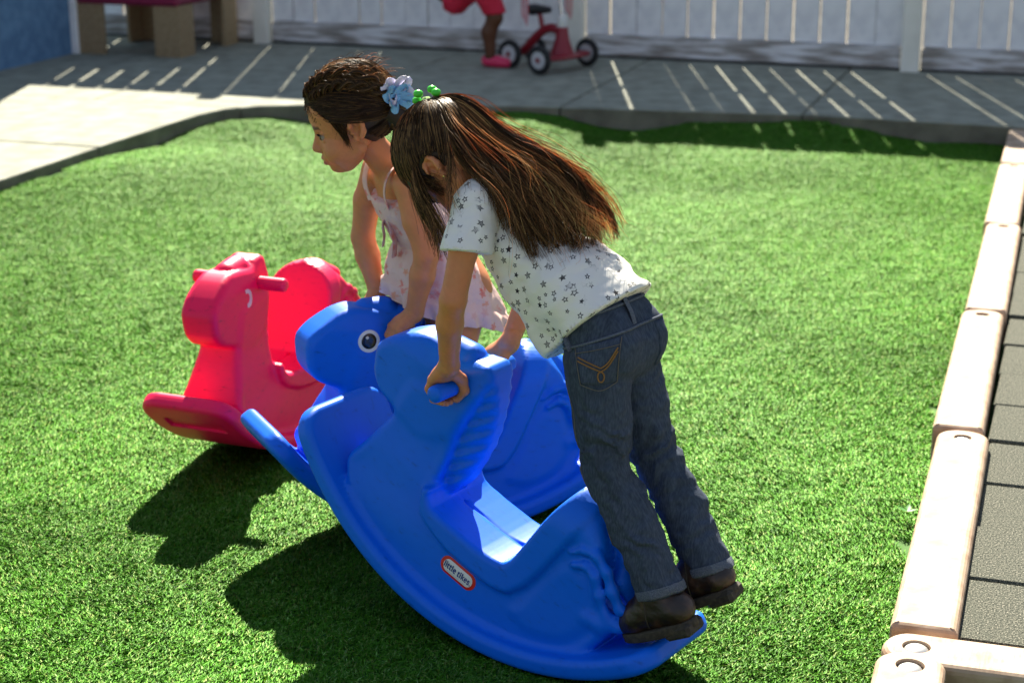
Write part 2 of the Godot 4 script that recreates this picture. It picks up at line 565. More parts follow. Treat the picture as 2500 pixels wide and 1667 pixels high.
func fence() -> void:
	var t := thing("board_fence", "white painted board fence with peeling kickboard behind the pavement", "fence", yard(0, -10.37, PAVE), TURN)
	var posts := [-7.12, -5.098, -3.03, -1.05, 0.95, 2.95]
	for p in posts:
		var mb := MB.new()
		mb.cbox(Vector3(p, 0.94, 0.03), Vector3(0.102, 1.93, 0.09), 0.006)
		obj("post", mb, M.cream, t)
	var boards := []
	for i in 6:
		var mb := MB.new()
		mb.cbox(Vector3(0, 0.98, 0), Vector3([0.1450, 0.1545, 0.1465, 0.1550, 0.1455, 0.1440][i], 1.70, 0.013), 0.002)
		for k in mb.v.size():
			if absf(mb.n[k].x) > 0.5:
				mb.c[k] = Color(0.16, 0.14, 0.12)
		boards.append(mb.mesh())
	var pick := RandomNumberGenerator.new()
	pick.seed = 31
	for i in posts.size() - 1:
		var a: float = posts[i] + 0.055
		var b: float = posts[i + 1] - 0.055
		var k := int(round((b - a) / 0.1565))
		for j in k:
			var o := obj("picket", boards[pick.randi() % 6], M.paint, t)
			var pitch := (b - a) / k
			o.position = Vector3(a + (j + 0.5) * pitch + pick.randf_range(-0.003, 0.003), pick.randf_range(-0.004, 0.004), 0.0012 * (j % 2) + pick.randf_range(-0.0004, 0.0004))
			o.rotation.z = pick.randf_range(-0.0016, 0.0016)
		var kb := MB.new()
		kb.cbox(Vector3((a + b) / 2, 0.0705, 0.014), Vector3(b - a - 0.004, 0.113, 0.03), 0.004)
		var gap_shade := MB.new()
		gap_shade.cbox(Vector3((a + b) / 2, 0.0055, 0.002), Vector3(b - a, 0.017, 0.03), 0.002)
		obj("shadow_gap", gap_shade, M.seat_black, t)  # black strip added to paint in the shadow gap under the kickboard
		obj("kickboard", kb, M.peeling, t)
		var cap := MB.new()
		cap.cbox(Vector3((a + b) / 2, 0.1345, 0.012), Vector3(b - a - 0.03, 0.012, 0.022), 0.002)
		obj("ledge_strip", cap, M.peeling, t)
		for y in [0.42, 1.02, 1.72]:
			if i == 2 and y < 1.0 or i == 3 and y < 1.5:
				continue
			var rail := MB.new()
			rail.cbox(Vector3((a + b) / 2, y, -0.03), Vector3(b - a, 0.085, 0.038), 0.003)
			obj("rail", rail, M.paint, t)


func table() -> void:
	var t := thing("play_table", "maroon play table on tan angled legs in the far left corner", "table", yard(-5.24, -9.52, PAVE), TURN)
	var top := MB.new()
	top.cbox(Vector3(-0.345, 0.40, -0.37), Vector3(0.70, 0.20, 0.78), 0.02)
	obj("tabletop", top, M.maroon, t)
	for q in [[0, 0], [1, 0], [0, 1], [1, 1]]:
		var sx := -1.0 if q[0] == 0 else 1.0
		var sz := -1.0 if q[1] == 0 else 1.0
		var c := Vector3(-0.69 * q[0], 0, -0.74 * q[1])
		var w := 0.175
		var th := 0.022
		var plan := PackedVector2Array()
		for p in [Vector2(0, 0), Vector2(w, 0), Vector2(w, th), Vector2(th, th), Vector2(th, w), Vector2(0, w)]:
			plan.append(Vector2(c.x + sx * p.x, c.z + sz * p.y))
		var leg := MB.new()
		leg.prism(plan, 0.0, 0.305, 0.0)
		obj("leg", leg, M.tan_plastic, t)


# ---------------------------------------------------------------- rocking horses
func poly_dist(p: Vector2, q: PackedVector2Array) -> float:
	var d := (p - q[0]).length_squared()
	var s := 1.0
	var k := q.size()
	var j := k - 1
	for i in k:
		var e := q[j] - q[i]
		var w := p - q[i]
		var b := w - e * clampf(w.dot(e) / e.length_squared(), 0.0, 1.0)
		d = minf(d, b.length_squared())
		var c1 := p.y >= q[i].y
		var c2 := p.y < q[j].y
		var c3 := e.x * w.y > e.y * w.x
		if (c1 and c2 and c3) or (not c1 and not c2 and not c3):
			s = -s
		j = i
	return s * sqrt(d)


func curve2(pts: Array, sub := 4) -> PackedVector2Array:
	var out := PackedVector2Array()
	var k := pts.size()
	for i in k:
		for t in sub:
			out.append(pts[i].cubic_interpolate(pts[(i + 1) % k], pts[(i + k - 1) % k], pts[(i + 2) % k], float(t) / sub).lerp(pts[i].lerp(pts[(i + 1) % k], float(t) / sub), 0.35))
	return out


# rounded slab: plan distance and thickness distance
func slab_dist(d2: float, dz: float, r: float) -> float:
	var a := d2 + r
	var b := dz + r
	return minf(maxf(a, b), 0.0) + Vector2(maxf(a, 0.0), maxf(b, 0.0)).length() - r


func smin(a: float, b: float, k: float) -> float:
	var q := maxf(k - absf(a - b), 0.0) / k
	return minf(a, b) - q * q * k * 0.25


func horse_shape() -> Blob:
	var B := Blob.new(Vector3(-0.50, -0.02, -0.155), Vector3(0.47, 0.54, 0.155), 0.0055)
	var body := curve2([Vector2(0.302, 0.175), Vector2(0.284, 0.222), Vector2(0.266, 0.268), Vector2(0.250, 0.305), Vector2(0.225, 0.40), Vector2(0.10, 0.42), Vector2(0.098, 0.34), Vector2(0.100, 0.27), Vector2(0.100, 0.222), Vector2(0.080, 0.198), Vector2(0.03, 0.190), Vector2(-0.05, 0.184), Vector2(-0.103, 0.190), Vector2(-0.122, 0.212), Vector2(-0.137, 0.26), Vector2(-0.155, 0.32), Vector2(-0.172, 0.37), Vector2(-0.190, 0.408), Vector2(-0.212, 0.412), Vector2(-0.236, 0.395), Vector2(-0.265, 0.362), Vector2(-0.288, 0.325), Vector2(-0.300, 0.28), Vector2(-0.325, 0.225), Vector2(-0.345, 0.18), Vector2(-0.30, 0.10), Vector2(-0.20, 0.05), Vector2(-0.02, 0.025), Vector2(0.15, 0.05), Vector2(0.25, 0.10)])
	var head := curve2([Vector2(0.336, 0.405), Vector2(0.330, 0.425), Vector2(0.310, 0.447), Vector2(0.270, 0.478), Vector2(0.235, 0.491), Vector2(0.19, 0.490), Vector2(0.145, 0.486), Vector2(0.112, 0.497), Vector2(0.090, 0.503), Vector2(0.074, 0.490), Vector2(0.080, 0.43), Vector2(0.11, 0.34), Vector2(0.17, 0.30), Vector2(0.225, 0.312), Vector2(0.262, 0.318), Vector2(0.300, 0.330), Vector2(0.326, 0.358)])
	var mane := curve2([Vector2(0.125, 0.496), Vector2(0.092, 0.500), Vector2(0.072, 0.486), Vector2(0.058, 0.46), Vector2(0.047, 0.42), Vector2(0.042, 0.38), Vector2(0.043, 0.335), Vector2(0.054, 0.28), Vector2(0.068, 0.235), Vector2(0.088, 0.208), Vector2(0.120, 0.215), Vector2(0.128, 0.27), Vector2(0.125, 0.33), Vector2(0.125, 0.40), Vector2(0.125, 0.47)])
	var saddle := curve2([Vector2(0.112, 0.230), Vector2(0.104, 0.188), Vector2(0.079, 0.167), Vector2(0.020, 0.147), Vector2(-0.045, 0.139), Vector2(-0.098, 0.137), Vector2(-0.136, 0.147), Vector2(-0.163, 0.180), Vector2(-0.188, 0.240), Vector2(-0.214, 0.320), Vector2(-0.235, 0.400), Vector2(-0.20, 0.45), Vector2(-0.13, 0.40), Vector2(-0.08, 0.25), Vector2(0.0, 0.24), Vector2(0.06, 0.24)])
	var panel := curve2([Vector2(-0.17, 0.155), Vector2(-0.195, 0.23), Vector2(-0.225, 0.275), Vector2(-0.265, 0.270), Vector2(-0.295, 0.23), Vector2(-0.31, 0.185), Vector2(-0.27, 0.125), Vector2(-0.20, 0.098), Vector2(-0.15, 0.115)])
	var zc := int(round(-B.o.z / B.h))
	B.o.z = -zc * B.h
	var layer := B.nx * B.ny
	for y in B.ny:
		for x in B.nx:
			var p := Vector2(B.o.x + x * B.h, B.o.y + y * B.h)
			# rocker
			var c := p - Vector2(-0.02, 0.58)
			var ang := atan2(c.x, -c.y)
			var dr := absf(c.length() - 0.5595) - 0.0205
			var arc := absf(ang) * 0.56 - 0.497
			# narrow recess under the front lip
			var slot := maxf(absf(ang - 0.735) * 0.56 - 0.024, 0.572 - c.length())
			var db := poly_dist(p, body)
			var dh := poly_dist(p, head)
			var dm := poly_dist(p, mane)
			var ds := maxf(poly_dist(p, saddle), db - 0.006)
			var dp := poly_dist(p, panel)
			# half widths
			var base := lerpf(0.101, 0.088, smoothstep(0.05, 0.24, p.y))
			var neck := lerpf(0.101, 0.0565, smoothstep(0.10, 0.325, p.y))
			var wb := lerpf(base, neck, smoothstep(0.02, 0.12, p.x))
			# sides hollow a little between the saddle and the rocker
			wb -= 0.007 * smoothstep(0.0, 0.03, -db) * (1.0 - smoothstep(0.30, 0.36, p.y)) * (1.0 - smoothstep(0.08, 0.16, p.x) * smoothstep(0.18, 0.25, p.y))
			var ws := base + 0.007
			if p.x < -0.08 and p.y > 0.325:
				var t := clampf((p.y - 0.325) / 0.089, 0.0, 1.0)
				wb *= sqrt(maxf(1.0 - t * t, 0.02))
				ws *= sqrt(maxf(1.0 - t * t, 0.02))
			var wh := lerpf(0.056, 0.049, smoothstep(0.22, 0.33, p.x)) - 0.012 * smoothstep(0.44, 0.49, p.y)
			var wm := 0.036 + 0.0028 * sin((p.y * 0.9 + p.x * 0.75) * TAU / 0.030) - 0.014 * smoothstep(0.08, 0.04, p.x)
			var r2 := c.length()
			for z in range(zc, B.nz):
				var pz := (z - zc) * B.h
				var qa := Vector2(arc + 0.055, pz - 0.128 + 0.055)
				var plan := minf(maxf(qa.x, qa.y), 0.0) + Vector2(maxf(qa.x, 0.0), maxf(qa.y, 0.0)).length() - 0.055
				var d := slab_dist(plan, dr, 0.0145)
				if slot < 0.01:
					d = maxf(d, -slab_dist(slot, pz - 0.075, 0.006))
				d = smin(d, slab_dist(db, pz - wb, 0.020), 0.014)
				d = smin(d, slab_dist(dh, pz - wh, 0.017), 0.016)
				d = smin(d, slab_dist(dm, pz - wm, 0.012), 0.008)
				d = smin(d, slab_dist(ds, pz - ws, 0.011), 0.010)
				d = smin(d, slab_dist(dp, pz - wb - 0.001, 0.018) , 0.016)
				B.f[z * layer + y * B.nx + x] = d
				var mz := 2 * zc - z
				if mz >= 0:
					B.f[mz * layer + y * B.nx + x] = d
	# forelock with a parting line round it
	B.cap(Vector3(0.193, 0.476, 0), Vector3(0.150, 0.478, 0), 0.030, 0.033, 0.002, 0.95)
	# tail, in relief on both sides and over the back
	for s in [-1.0, 1.0]:
		var z: float = s * 0.086
		B.limb([Vector3(-0.222, 0.300, z), Vector3(-0.245, 0.322, z), Vector3(-0.275, 0.330, z), Vector3(-0.302, 0.312, z * 0.98), Vector3(-0.325, 0.280, z * 0.94), Vector3(-0.350, 0.252, z * 0.86), Vector3(-0.372, 0.256, z * 0.8)], [0.002, 0.004, 0.007, 0.009, 0.010, 0.009, 0.006], 0.012)
		B.limb([Vector3(-0.236, 0.282, z), Vector3(-0.262, 0.297, z), Vector3(-0.285, 0.288, z), Vector3(-0.306, 0.258, z * 0.97), Vector3(-0.328, 0.228, z * 0.92), Vector3(-0.360, 0.216, z * 0.84), Vector3(-0.382, 0.232, z * 0.7)], [0.004, 0.006, 0.007, 0.008, 0.008, 0.008, 0.005], 0.012)
		B.limb([Vector3(-0.300, 0.20, z * 0.9), Vector3(-0.33, 0.205, z * 0.86), Vector3(-0.37, 0.228, z * 0.6), Vector3(-0.375, 0.25, z * 0.5)], [0.012, 0.016, 0.016, 0.010], 0.014)
	B.limb([Vector3(-0.245, 0.392, 0), Vector3(-0.285, 0.362, 0), Vector3(-0.306, 0.325, 0), Vector3(-0.322, 0.285, 0), Vector3(-0.352, 0.252, 0)], [0.018, 0.022, 0.019, 0.026, 0.020], 0.012, 0.45)
	# seam along the middle of the front lip and the seat
	B.cap(Vector3(0.31, 0.20, 0), Vector3(0.42, 0.245, 0), 0.0022, 0.0022, 0.003, 1.0, true)
	B.cap(Vector3(0.07, 0.196, 0), Vector3(-0.10, 0.190, 0), 0.0035, 0.0035, 0.003, 1.0, true)
	return B


func horse_at(o: Node3D, x: float, z: float, yaw: float, tilt: float) -> void:
	var t := Transform3D(Basis(Vector3.UP, PI - yaw), Vector3(x, 0.0, z))
	o.transform = t * Transform3D(Basis(), Vector3(0, 0.6, 0)) * Transform3D(Basis(Vector3(0, 0, 1), tilt), Vector3.ZERO) * Transform3D(Basis(), Vector3(0, -0.6, 0))


func horses() -> void:
	var B := horse_shape()
	var mb := MB.new()
	B.mesh_into(mb)
	var shell := mb.mesh()
	var handle := MB.new()
	handle.lathe(Vector3.ZERO, Vector3(0, 0, 1), [[0.017, 0.0], [0.0165, 0.05], [0.0168, 0.078], [0.0162, 0.083], [0.0135, 0.0868], [0.009, 0.0885], [0.0, 0.089]], 28)
	var grip := handle.mesh()
	var list := [
		["blue plastic rocking horse in front, tipped back, oval badge on its side", 0.072, -3.137, 0.609, 0.364, M.blue],
		["blue plastic rocking horse behind, its round eye black and white, under the girl in dress", -0.128, -3.792, -0.447, 0.136, M.blue],
		["red plastic rocking horse with no rider, its eye sticker worn away", -0.612, -4.31, -1.19, -0.01, M.red]]
	for i in 3:
		var q: Array = list[i]
		var t := thing("rocking_horse", q[0], "rocking horse", Vector3.ZERO, 0.0, "plastic rocking horses on the turf")
		horse_at(t, q[1], q[2], q[3], q[4])
		obj("body", shell, q[5], t)
		for s in [-1.0, 1.0]:
			var g := obj("handle", grip, q[5], t)
			g.position = Vector3(0.132, 0.445, 0.039 * s)
			if s < 0.0:
				g.rotation.y = PI
		if i == 1:
			for s in [-1.0, 1.0]:
				eye(t, B, s)
		if i == 2:
			worn_eye(t, B)
		if i == 0:
			badge(t, B)


# a thin disc or plate laid on the horse's side at (x, y); s = -1 is its left side
func on_side(B: Blob, x: float, y: float, s: float, lift: float) -> Vector3:
	return B.hit(Vector3(x, y, s * 0.16), Vector3(0, 0, -s)) + Vector3(0, 0, s * lift)


func disc(B: Blob, at: Vector2, r0: float, r1: float, s: float, lift: float, a0 := 0.0, a1 := TAU) -> MB:
	var mb := MB.new()
	var rows := []
	var rr := [r0, r0, lerpf(r0, r1, 0.5), r1, r1]
	var ll := [-0.001, lift, lift, lift, -0.001]
	for k in 5:
		var row := PackedVector3Array()
		for i in 33:
			var a := lerpf(a0, a1, i / 32.0)
			row.append(on_side(B, at.x + rr[k] * cos(a), at.y + rr[k] * sin(a), s, ll[k]))
		rows.append(row)
	if s < 0.0:
		for r in rows:
			r.reverse()
	rows.reverse()
	mb.sheet(rows)
	return mb


func eye(t: Node3D, B: Blob, s: float) -> void:
	var c := Vector2(0.202, 0.425)
	var e := obj("eye", disc(B, c, 0.0005, 0.0245, s, 0.0012), M.white, t)
	obj("pupil", disc(B, c, 0.0005, 0.0170, s, 0.0022), M.black, e)
	obj("glint", disc(B, c + Vector2(0.0050, 0.0075), 0.0003, 0.0036, s, 0.0032), M.white, e)


func worn_eye(t: Node3D, B: Blob) -> void:
	obj("eye_remnant", disc(B, Vector2(0.198, 0.423), 0.0125, 0.0225, -1.0, 0.0010, 1.2, 4.9), M.worn_white, t)


func badge(t: Node3D, B: Blob) -> void:
	var c := Vector2(-0.0235, 0.1155)
	var turn := 0.085
	var make := func(lx: float, ly: float, lift: float) -> MB:
		# stadium: straight half length lx, end radius ly
		var mb := MB.new()
		var rows := []
		for k in 3:
			var row := PackedVector3Array()
			var g: float = [1.0, 0.985, 0.001][k]
			for i in 41:
				var a := TAU * i / 40.0
				var p := Vector2(cos(a) * ly + (lx if cos(a) > 0.0 else -lx), sin(a) * ly) * g
				p = p.rotated(turn) + c
				row.append(on_side(B, p.x, p.y, -1.0, lift if k else -0.001))
			row.reverse()
			rows.append(row)
		mb.sheet(rows)
		return mb
	var b := obj("badge", make.call(0.0255, 0.0185, 0.0012), M.logo_red, t)
	obj("badge_field", make.call(0.0235, 0.0133, 0.0020), M.white, b)
	var font := SystemFont.new()
	font.font_names = PackedStringArray(["Droid Sans"])
	font.font_weight = 700
	var word := TextMesh.new()
	word.font = font
	word.text = "little tikes."
	word.font_size = 64
	word.pixel_size = 0.0155 / 64.0
	word.depth = 0.0006
	var w := obj("badge_lettering", word, M.logo_blue, b)
	var at := on_side(B, c.x, c.y, -1.0, 0.0026)
	w.transform = Transform3D(Basis(Vector3(0, 0, 1), turn) * Basis(Vector3.UP, PI) * Basis().scaled(Vector3(0.86, 1.15, 1)), at)


# ---------------------------------------------------------------- people: shared pieces
const SKIN := Color(0.52, 0.198, 0.080)


func facing(x: float, z: float, yaw: float) -> Transform3D:
	return Transform3D(Basis(Vector3.UP, PI - yaw), Vector3(x, 0, z))


func crv(pts: Array, n: int) -> PackedVector3Array:
	var out := PackedVector3Array()
	var k := pts.size()
	for i in n:
		var t := float(i) / (n - 1) * (k - 1)
		var s := mini(int(t), k - 2)
		var a: Vector3 = pts[s]
		var b: Vector3 = pts[s + 1]
		var p: Vector3 = pts[s - 1] if s > 0 else a * 2.0 - b
		var q: Vector3 = pts[s + 2] if s + 2 < k else b * 2.0 - a
		out.append(a.cubic_interpolate(b, p, q, t - s))
	return out


var head_blob: Blob


# a small girl's head; x = face, y = up, origin between the ears at eye height
func head() -> Blob:
	if head_blob:
		return head_blob
	var B := Blob.new(Vector3(-0.125, -0.125, -0.095), Vector3(0.115, 0.142, 0.095), 0.0032)
	B.ell(Vector3(-0.020, 0.042, 0), Vector3(0.097, 0.092, 0.078))
	B.ell(Vector3(0.026, -0.018, 0), Vector3(0.057, 0.075, 0.059), 0.03)
	B.cap(Vector3(0.033, -0.058, 0), Vector3(0.047, -0.072, 0), 0.036, 0.025, 0.02)
	B.ell(Vector3(0.060, -0.081, 0), Vector3(0.017, 0.014, 0.018), 0.018)
	for s in [-1.0, 1.0]:
		B.ell(Vector3(0.046, -0.044, 0.034 * s), Vector3(0.029, 0.030, 0.026), 0.022)
		B.cap(Vector3(-0.005, -0.05, 0.045 * s), Vector3(0.035, -0.08, 0.022 * s), 0.017, 0.015, 0.022)
	B.ell(Vector3(0.046, 0.058, 0), Vector3(0.036, 0.036, 0.050), 0.03)
	# brow, eye hollows
	B.cap(Vector3(0.071, 0.021, -0.03), Vector3(0.071, 0.021, 0.03), 0.012, 0.012, 0.014)
	for s in [-1.0, 1.0]:
		B.ell(Vector3(0.084, -0.0005, 0.031 * s), Vector3(0.0125, 0.0120, 0.016), 0.012, Basis(), true)
		# lids
		B.cap(Vector3(0.0735, 0.0112, 0.022 * s), Vector3(0.0665, 0.0095, 0.043 * s), 0.0042, 0.0040, 0.003)
		B.cap(Vector3(0.0730, -0.0105, 0.022 * s), Vector3(0.0668, -0.0092, 0.042 * s), 0.0034, 0.0034, 0.004)
	# nose
	B.cap(Vector3(0.075, 0.008, 0), Vector3(0.0935, -0.025, 0), 0.0075, 0.0105, 0.010)
	for s in [-1.0, 1.0]:
		B.ell(Vector3(0.086, -0.031, 0.0085 * s), Vector3(0.009, 0.0075, 0.007), 0.007)
		B.ell(Vector3(0.091, -0.039, 0.0055 * s), Vector3(0.004, 0.003, 0.0028), 0.003, Basis(), true)
	# mouth
	B.ell(Vector3(0.076, -0.054, 0), Vector3(0.013, 0.012, 0.022), 0.012)
	B.cap(Vector3(0.0865, -0.0525, 0), Vector3(0.0755, -0.0570, 0.017), 0.0050, 0.0030, 0.004)
	B.cap(Vector3(0.0865, -0.0525, 0), Vector3(0.0755, -0.0570, -0.017), 0.0050, 0.0030, 0.004)
	B.cap(Vector3(0.0845, -0.0650, 0), Vector3(0.0750, -0.0600, 0.014), 0.0058, 0.003, 0.004)
	B.cap(Vector3(0.0845, -0.0650, 0), Vector3(0.0750, -0.0600, -0.014), 0.0058, 0.003, 0.004)
	B.cap(Vector3(0.0905, -0.0588, -0.010), Vector3(0.0905, -0.0588, 0.010), 0.0022, 0.0022, 0.003, 1.0, true)
	# ears
	for s in [-1.0, 1.0]:
		var ring := []
		var rr := []
		for i in 9:
			var a := lerpf(-2.0, 2.75, i / 8.0)
			ring.append(Vector3(-0.014 - 0.0165 * sin(a) * 0.9 - 0.003, 0.004 + 0.0235 * cos(a) * (1.0 if cos(a) > 0.0 else 1.1), s * (0.071 + 0.012 * absf(sin(a * 0.5)) + 0.004)))
			rr.append(0.0052 if i < 7 else 0.0065)
		B.limb(ring, rr, 0.006)
		B.ell(Vector3(-0.008, -0.022, 0.072 * s), Vector3(0.008, 0.010, 0.006), 0.006)
		B.ell(Vector3(-0.013, 0.004, 0.069 * s), Vector3(0.017, 0.022, 0.010), 0.005)
		B.ell(Vector3(-0.008, -0.001, 0.0805 * s), Vector3(0.009, 0.012, 0.009), 0.004, Basis(), true)
	head_blob = B
	return B


func face_tint(p: Vector3) -> Color:
	var c := skin_tint(p)
	# lips and cheeks are redder, the brows dark
	var lip := Vector2((p.y + 0.0590) / 0.0105, p.z / 0.0175).length()
	if p.x > 0.07 and lip < 1.15:
		c = c.lerp(Color(0.40, 0.115, 0.085), smoothstep(1.15, 0.75, lip))
	var cheek := (p - Vector3(0.055, -0.035, signf(p.z) * 0.042)).length()
	c = c.lerp(Color(0.47, 0.20, 0.12), 0.45 * smoothstep(0.03, 0.008, cheek))
	var bz := absf(p.z)
	var brow := absf(p.y - 0.0235 - 0.004 * sin(clampf((bz - 0.012) / 0.034, 0.0, 1.0) * PI))
	if p.x > 0.045 and bz > 0.011 and bz < 0.047:
		c = c.lerp(Color(0.035, 0.018, 0.010), smoothstep(0.0050, 0.0022, brow) * 0.85)
	return c


var pores := noise(1.0, 3, 66)


func skin_tint(p: Vector3) -> Color:
	var a := pores.get_noise_3d(p.x * 22.0, p.y * 22.0, p.z * 22.0)
	var b := pores.get_noise_3d(p.x * 90.0 + 9.0, p.y * 90.0, p.z * 90.0)
	return SKIN * (1.0 + 0.10 * a + 0.10 * b) * Color(1.0, 1.0 - 0.10 * a, 1.0 - 0.12 * a)


func eyes(parent: Node3D, xf: Transform3D) -> void:
	for s in [-1.0, 1.0]:
		var w := MB.new()
		w.ball(Vector3.ZERO, Vector3.ONE * 0.0118, Basis(), 20, 14)
		var e := obj("eye", w, M.eye_white, parent)
		e.transform = xf * Transform3D(Basis(Vector3.UP, -0.12 * s), Vector3(0.0645, 0.0, 0.0310 * s))
		var i := MB.new()
		i.ball(Vector3(0.0060, 0, 0), Vector3(0.0065, 0.0085, 0.0085), Basis(), 18, 10)
		obj("iris", i, M.iris, e)
		# lashes
		var l := MB.new()
		l.col = Color(0.008, 0.006, 0.005)
		var pts := []
		for k in 7:
			var a := lerpf(-0.95, 0.95, k / 6.0)
			pts.append(Vector3(0.0128 * cos(a) + 0.0010, 0.0068 * cos(a * 1.2) + 0.0018, 0.0132 * sin(a)))
		l.tube(pts, [0.0010, 0.0018, 0.0022, 0.0022, 0.0022, 0.0019, 0.0011], 6)
		obj("lashes", l, M.hair, e)


# a child's hand closed on a bar that runs along z: c = middle of the grip, wrist above, s = side of the body (-1 left)
func grip_hand(mb: MB, c: Vector3, wrist: Vector3, s: float) -> void:
	var B := Blob.new(c + Vector3(-0.05, -0.045, -0.055), c + Vector3(0.065, 0.085, 0.055), 0.0025)
	var sp := 0.0118
	var names_ := [-1.5, -0.5, 0.5, 1.5]
	var lens := [0.93, 1.02, 1.0, 0.84]
	for i in 4:
		# the index finger lies towards the horse's head
		var z: float = c.z + s * names_[i] * sp
		var l: float = lens[i]
		var kn := Vector3(c.x + 0.0235 * l, c.y + 0.0215 - 0.002 * absf(names_[i]), z)
		var p1 := Vector3(c.x + 0.0335 * l, c.y + 0.001, z + s * names_[i] * 0.0006)
		var p2 := Vector3(c.x + 0.0180, c.y - 0.0225 * l, z)
		var p3 := Vector3(c.x - 0.0040, c.y - 0.0255 * l, z)
		B.cap(wrist, kn, 0.0150, 0.0092, 0.010)
		B.limb([kn, p1, p2, p3], [0.0086, 0.0076, 0.0070, 0.0060], 0.0028)
		B.ell(kn + Vector3(0.001, 0.002, 0), Vector3(0.0082, 0.0075, 0.0070), 0.004)
	B.ell(Vector3(c.x + 0.004, c.y + 0.030, c.z), Vector3(0.020, 0.015, 0.024), 0.010)
	# thumb: leaves the inner side of the palm and closes below the bar from behind
	var inn := -s
	B.limb([wrist.lerp(c, 0.35) + Vector3(-0.006, 0, inn * 0.010), Vector3(c.x - 0.019, c.y + 0.017, c.z + inn * 0.021), Vector3(c.x - 0.0245, c.y - 0.004, c.z + inn * 0.0235), Vector3(c.x - 0.010, c.y - 0.0235, c.z + inn * 0.0215)], [0.0125, 0.0110, 0.0085, 0.0064], 0.006)
	B.cap(wrist, wrist + (wrist - c).normalized() * 0.02, 0.0165, 0.0175, 0.010)
	B.mesh_into(mb, skin_tint)


# dark and light brown of one lock
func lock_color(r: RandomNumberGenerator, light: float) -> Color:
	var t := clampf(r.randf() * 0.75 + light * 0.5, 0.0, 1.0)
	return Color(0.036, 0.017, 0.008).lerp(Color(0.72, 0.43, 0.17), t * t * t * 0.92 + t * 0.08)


# strands between guide curves of equal length; spread is in metres
func locks(mb: MB, guides: Array, count: int, seed_: int, spread: float, light: float, r0 := 0.0008, n := 14, wild := 0.0) -> void:
	var r := RandomNumberGenerator.new()
	r.seed = seed_
	var cur := []
	for g in guides:
		cur.append(crv(g, n))
	var clumps := 46
	var cl := []
	for i in clumps:
		cl.append([r.randf() * (guides.size() - 1), Vector3(r.randfn(), r.randfn(), r.randfn()) * spread * 1.25, r.randf_range(-1.0, 1.0), r.randf_range(0.62, 1.06), r.randf_range(0.35, 1.7)])
	for i in count:
		var k: Array = cl[r.randi() % clumps]
		var w := clampf(float(k[0]) + r.randfn(0.0, 0.06), 0.0, guides.size() - 1.001)
		if r.randf() < 0.22:
			w = r.randf() * (guides.size() - 1.001)
		var a: PackedVector3Array = cur[int(w)]
		var b: PackedVector3Array = cur[mini(int(w) + 1, cur.size() - 1)]
		var f := w - int(w)
		var off := Vector3(r.randfn(), r.randfn(), r.randfn()) * spread * 0.26
		var stray := r.randf() < wild
		var ph := r.randf() * TAU
		var far: float = float(k[3]) * r.randf_range(0.80, 1.06)
		var path := PackedVector3Array()
		for j in n:
			var t := float(j) / (n - 1)
			var u := minf(t * far, 1.0) * (n - 1)
			var e := mini(int(u), n - 2)
			var p := a[e].lerp(b[e], f).lerp(a[e + 1].lerp(b[e + 1], f), u - e)
			p += (k[1] * smoothstep(0.0, 0.5, t) + off) * (0.25 + 0.75 * t)
			p += Vector3(sin(t * 9.0 + float(k[2]) * 5.0), cos(t * 8.0 + float(k[2]) * 9.0), sin(t * 7.0 + float(k[2]) * 7.0)) * spread * t * t
			p += Vector3(sin(t * 7.0 + ph), cos(t * 6.0 + ph), sin(t * 8.0 + ph)) * spread * 0.35 * t
			# the ends curl under
			var cu := maxf(0.0, t - 0.72) / 0.28
			p += Vector3(1.9 * float(k[2]), -1.2, 1.2 * sin(float(k[2]) * 9.0)) * spread * cu * cu
			if stray:
				p += Vector3(sin(ph), absf(cos(ph)) * 1.2, sin(ph * 2.0)) * 0.022 * t * t
				p += Vector3(sin(t * 9.0 + ph), cos(t * 8.0 + ph), 0) * 0.004 * t
			path.append(p)
		var c: Color = lock_color(r, light) * float(k[4])
		mb.strand(path, r0 * r.randf_range(0.7, 1.2) * (0.6 if stray else 1.0), r0 * 0.35, c, c * r.randf_range(1.0, 1.7))


# hair combed over the skull from points near the hairline to one place
func combed(mb: MB, xf: Transform3D, from: Array, to: Vector3, rad: Vector3, mid: Vector3, count: int, seed_: int, light: float, lift := 0.004) -> void:
	var r := RandomNumberGenerator.new()
	r.seed = seed_
	for i in count:
		var w := r.randf() * (from.size() - 1.001)
		var a: Vector3 = from[int(w)].lerp(from[int(w) + 1], w - int(w))
		a += Vector3(r.randfn(), r.randfn(), r.randfn()) * 0.003
		var d0 := ((a - mid) / rad).normalized()
		var d1 := ((to + Vector3(r.randfn(), r.randfn(), r.randfn()) * 0.004 - mid) / rad).normalized()
		var out := r.randf_range(0.0, 1.0)
		var t0 := r.randf_range(0.0, 0.15)
		var path := PackedVector3Array()
		for j in 11:
			var t := lerpf(t0, 1.0, j / 10.0)
			var d := d0.lerp(d1, t).normalized()
			var rise := 1.0 + (lift * out * sin(t * PI) + 0.0012 * sin(t * 11.0 + w * 9.0)) / 0.08
			path.append(xf * (mid + d * rad * rise))
		var c := lock_color(r, light)
		mb.strand(path, 0.0009, 0.0007, c, c * 1.15)


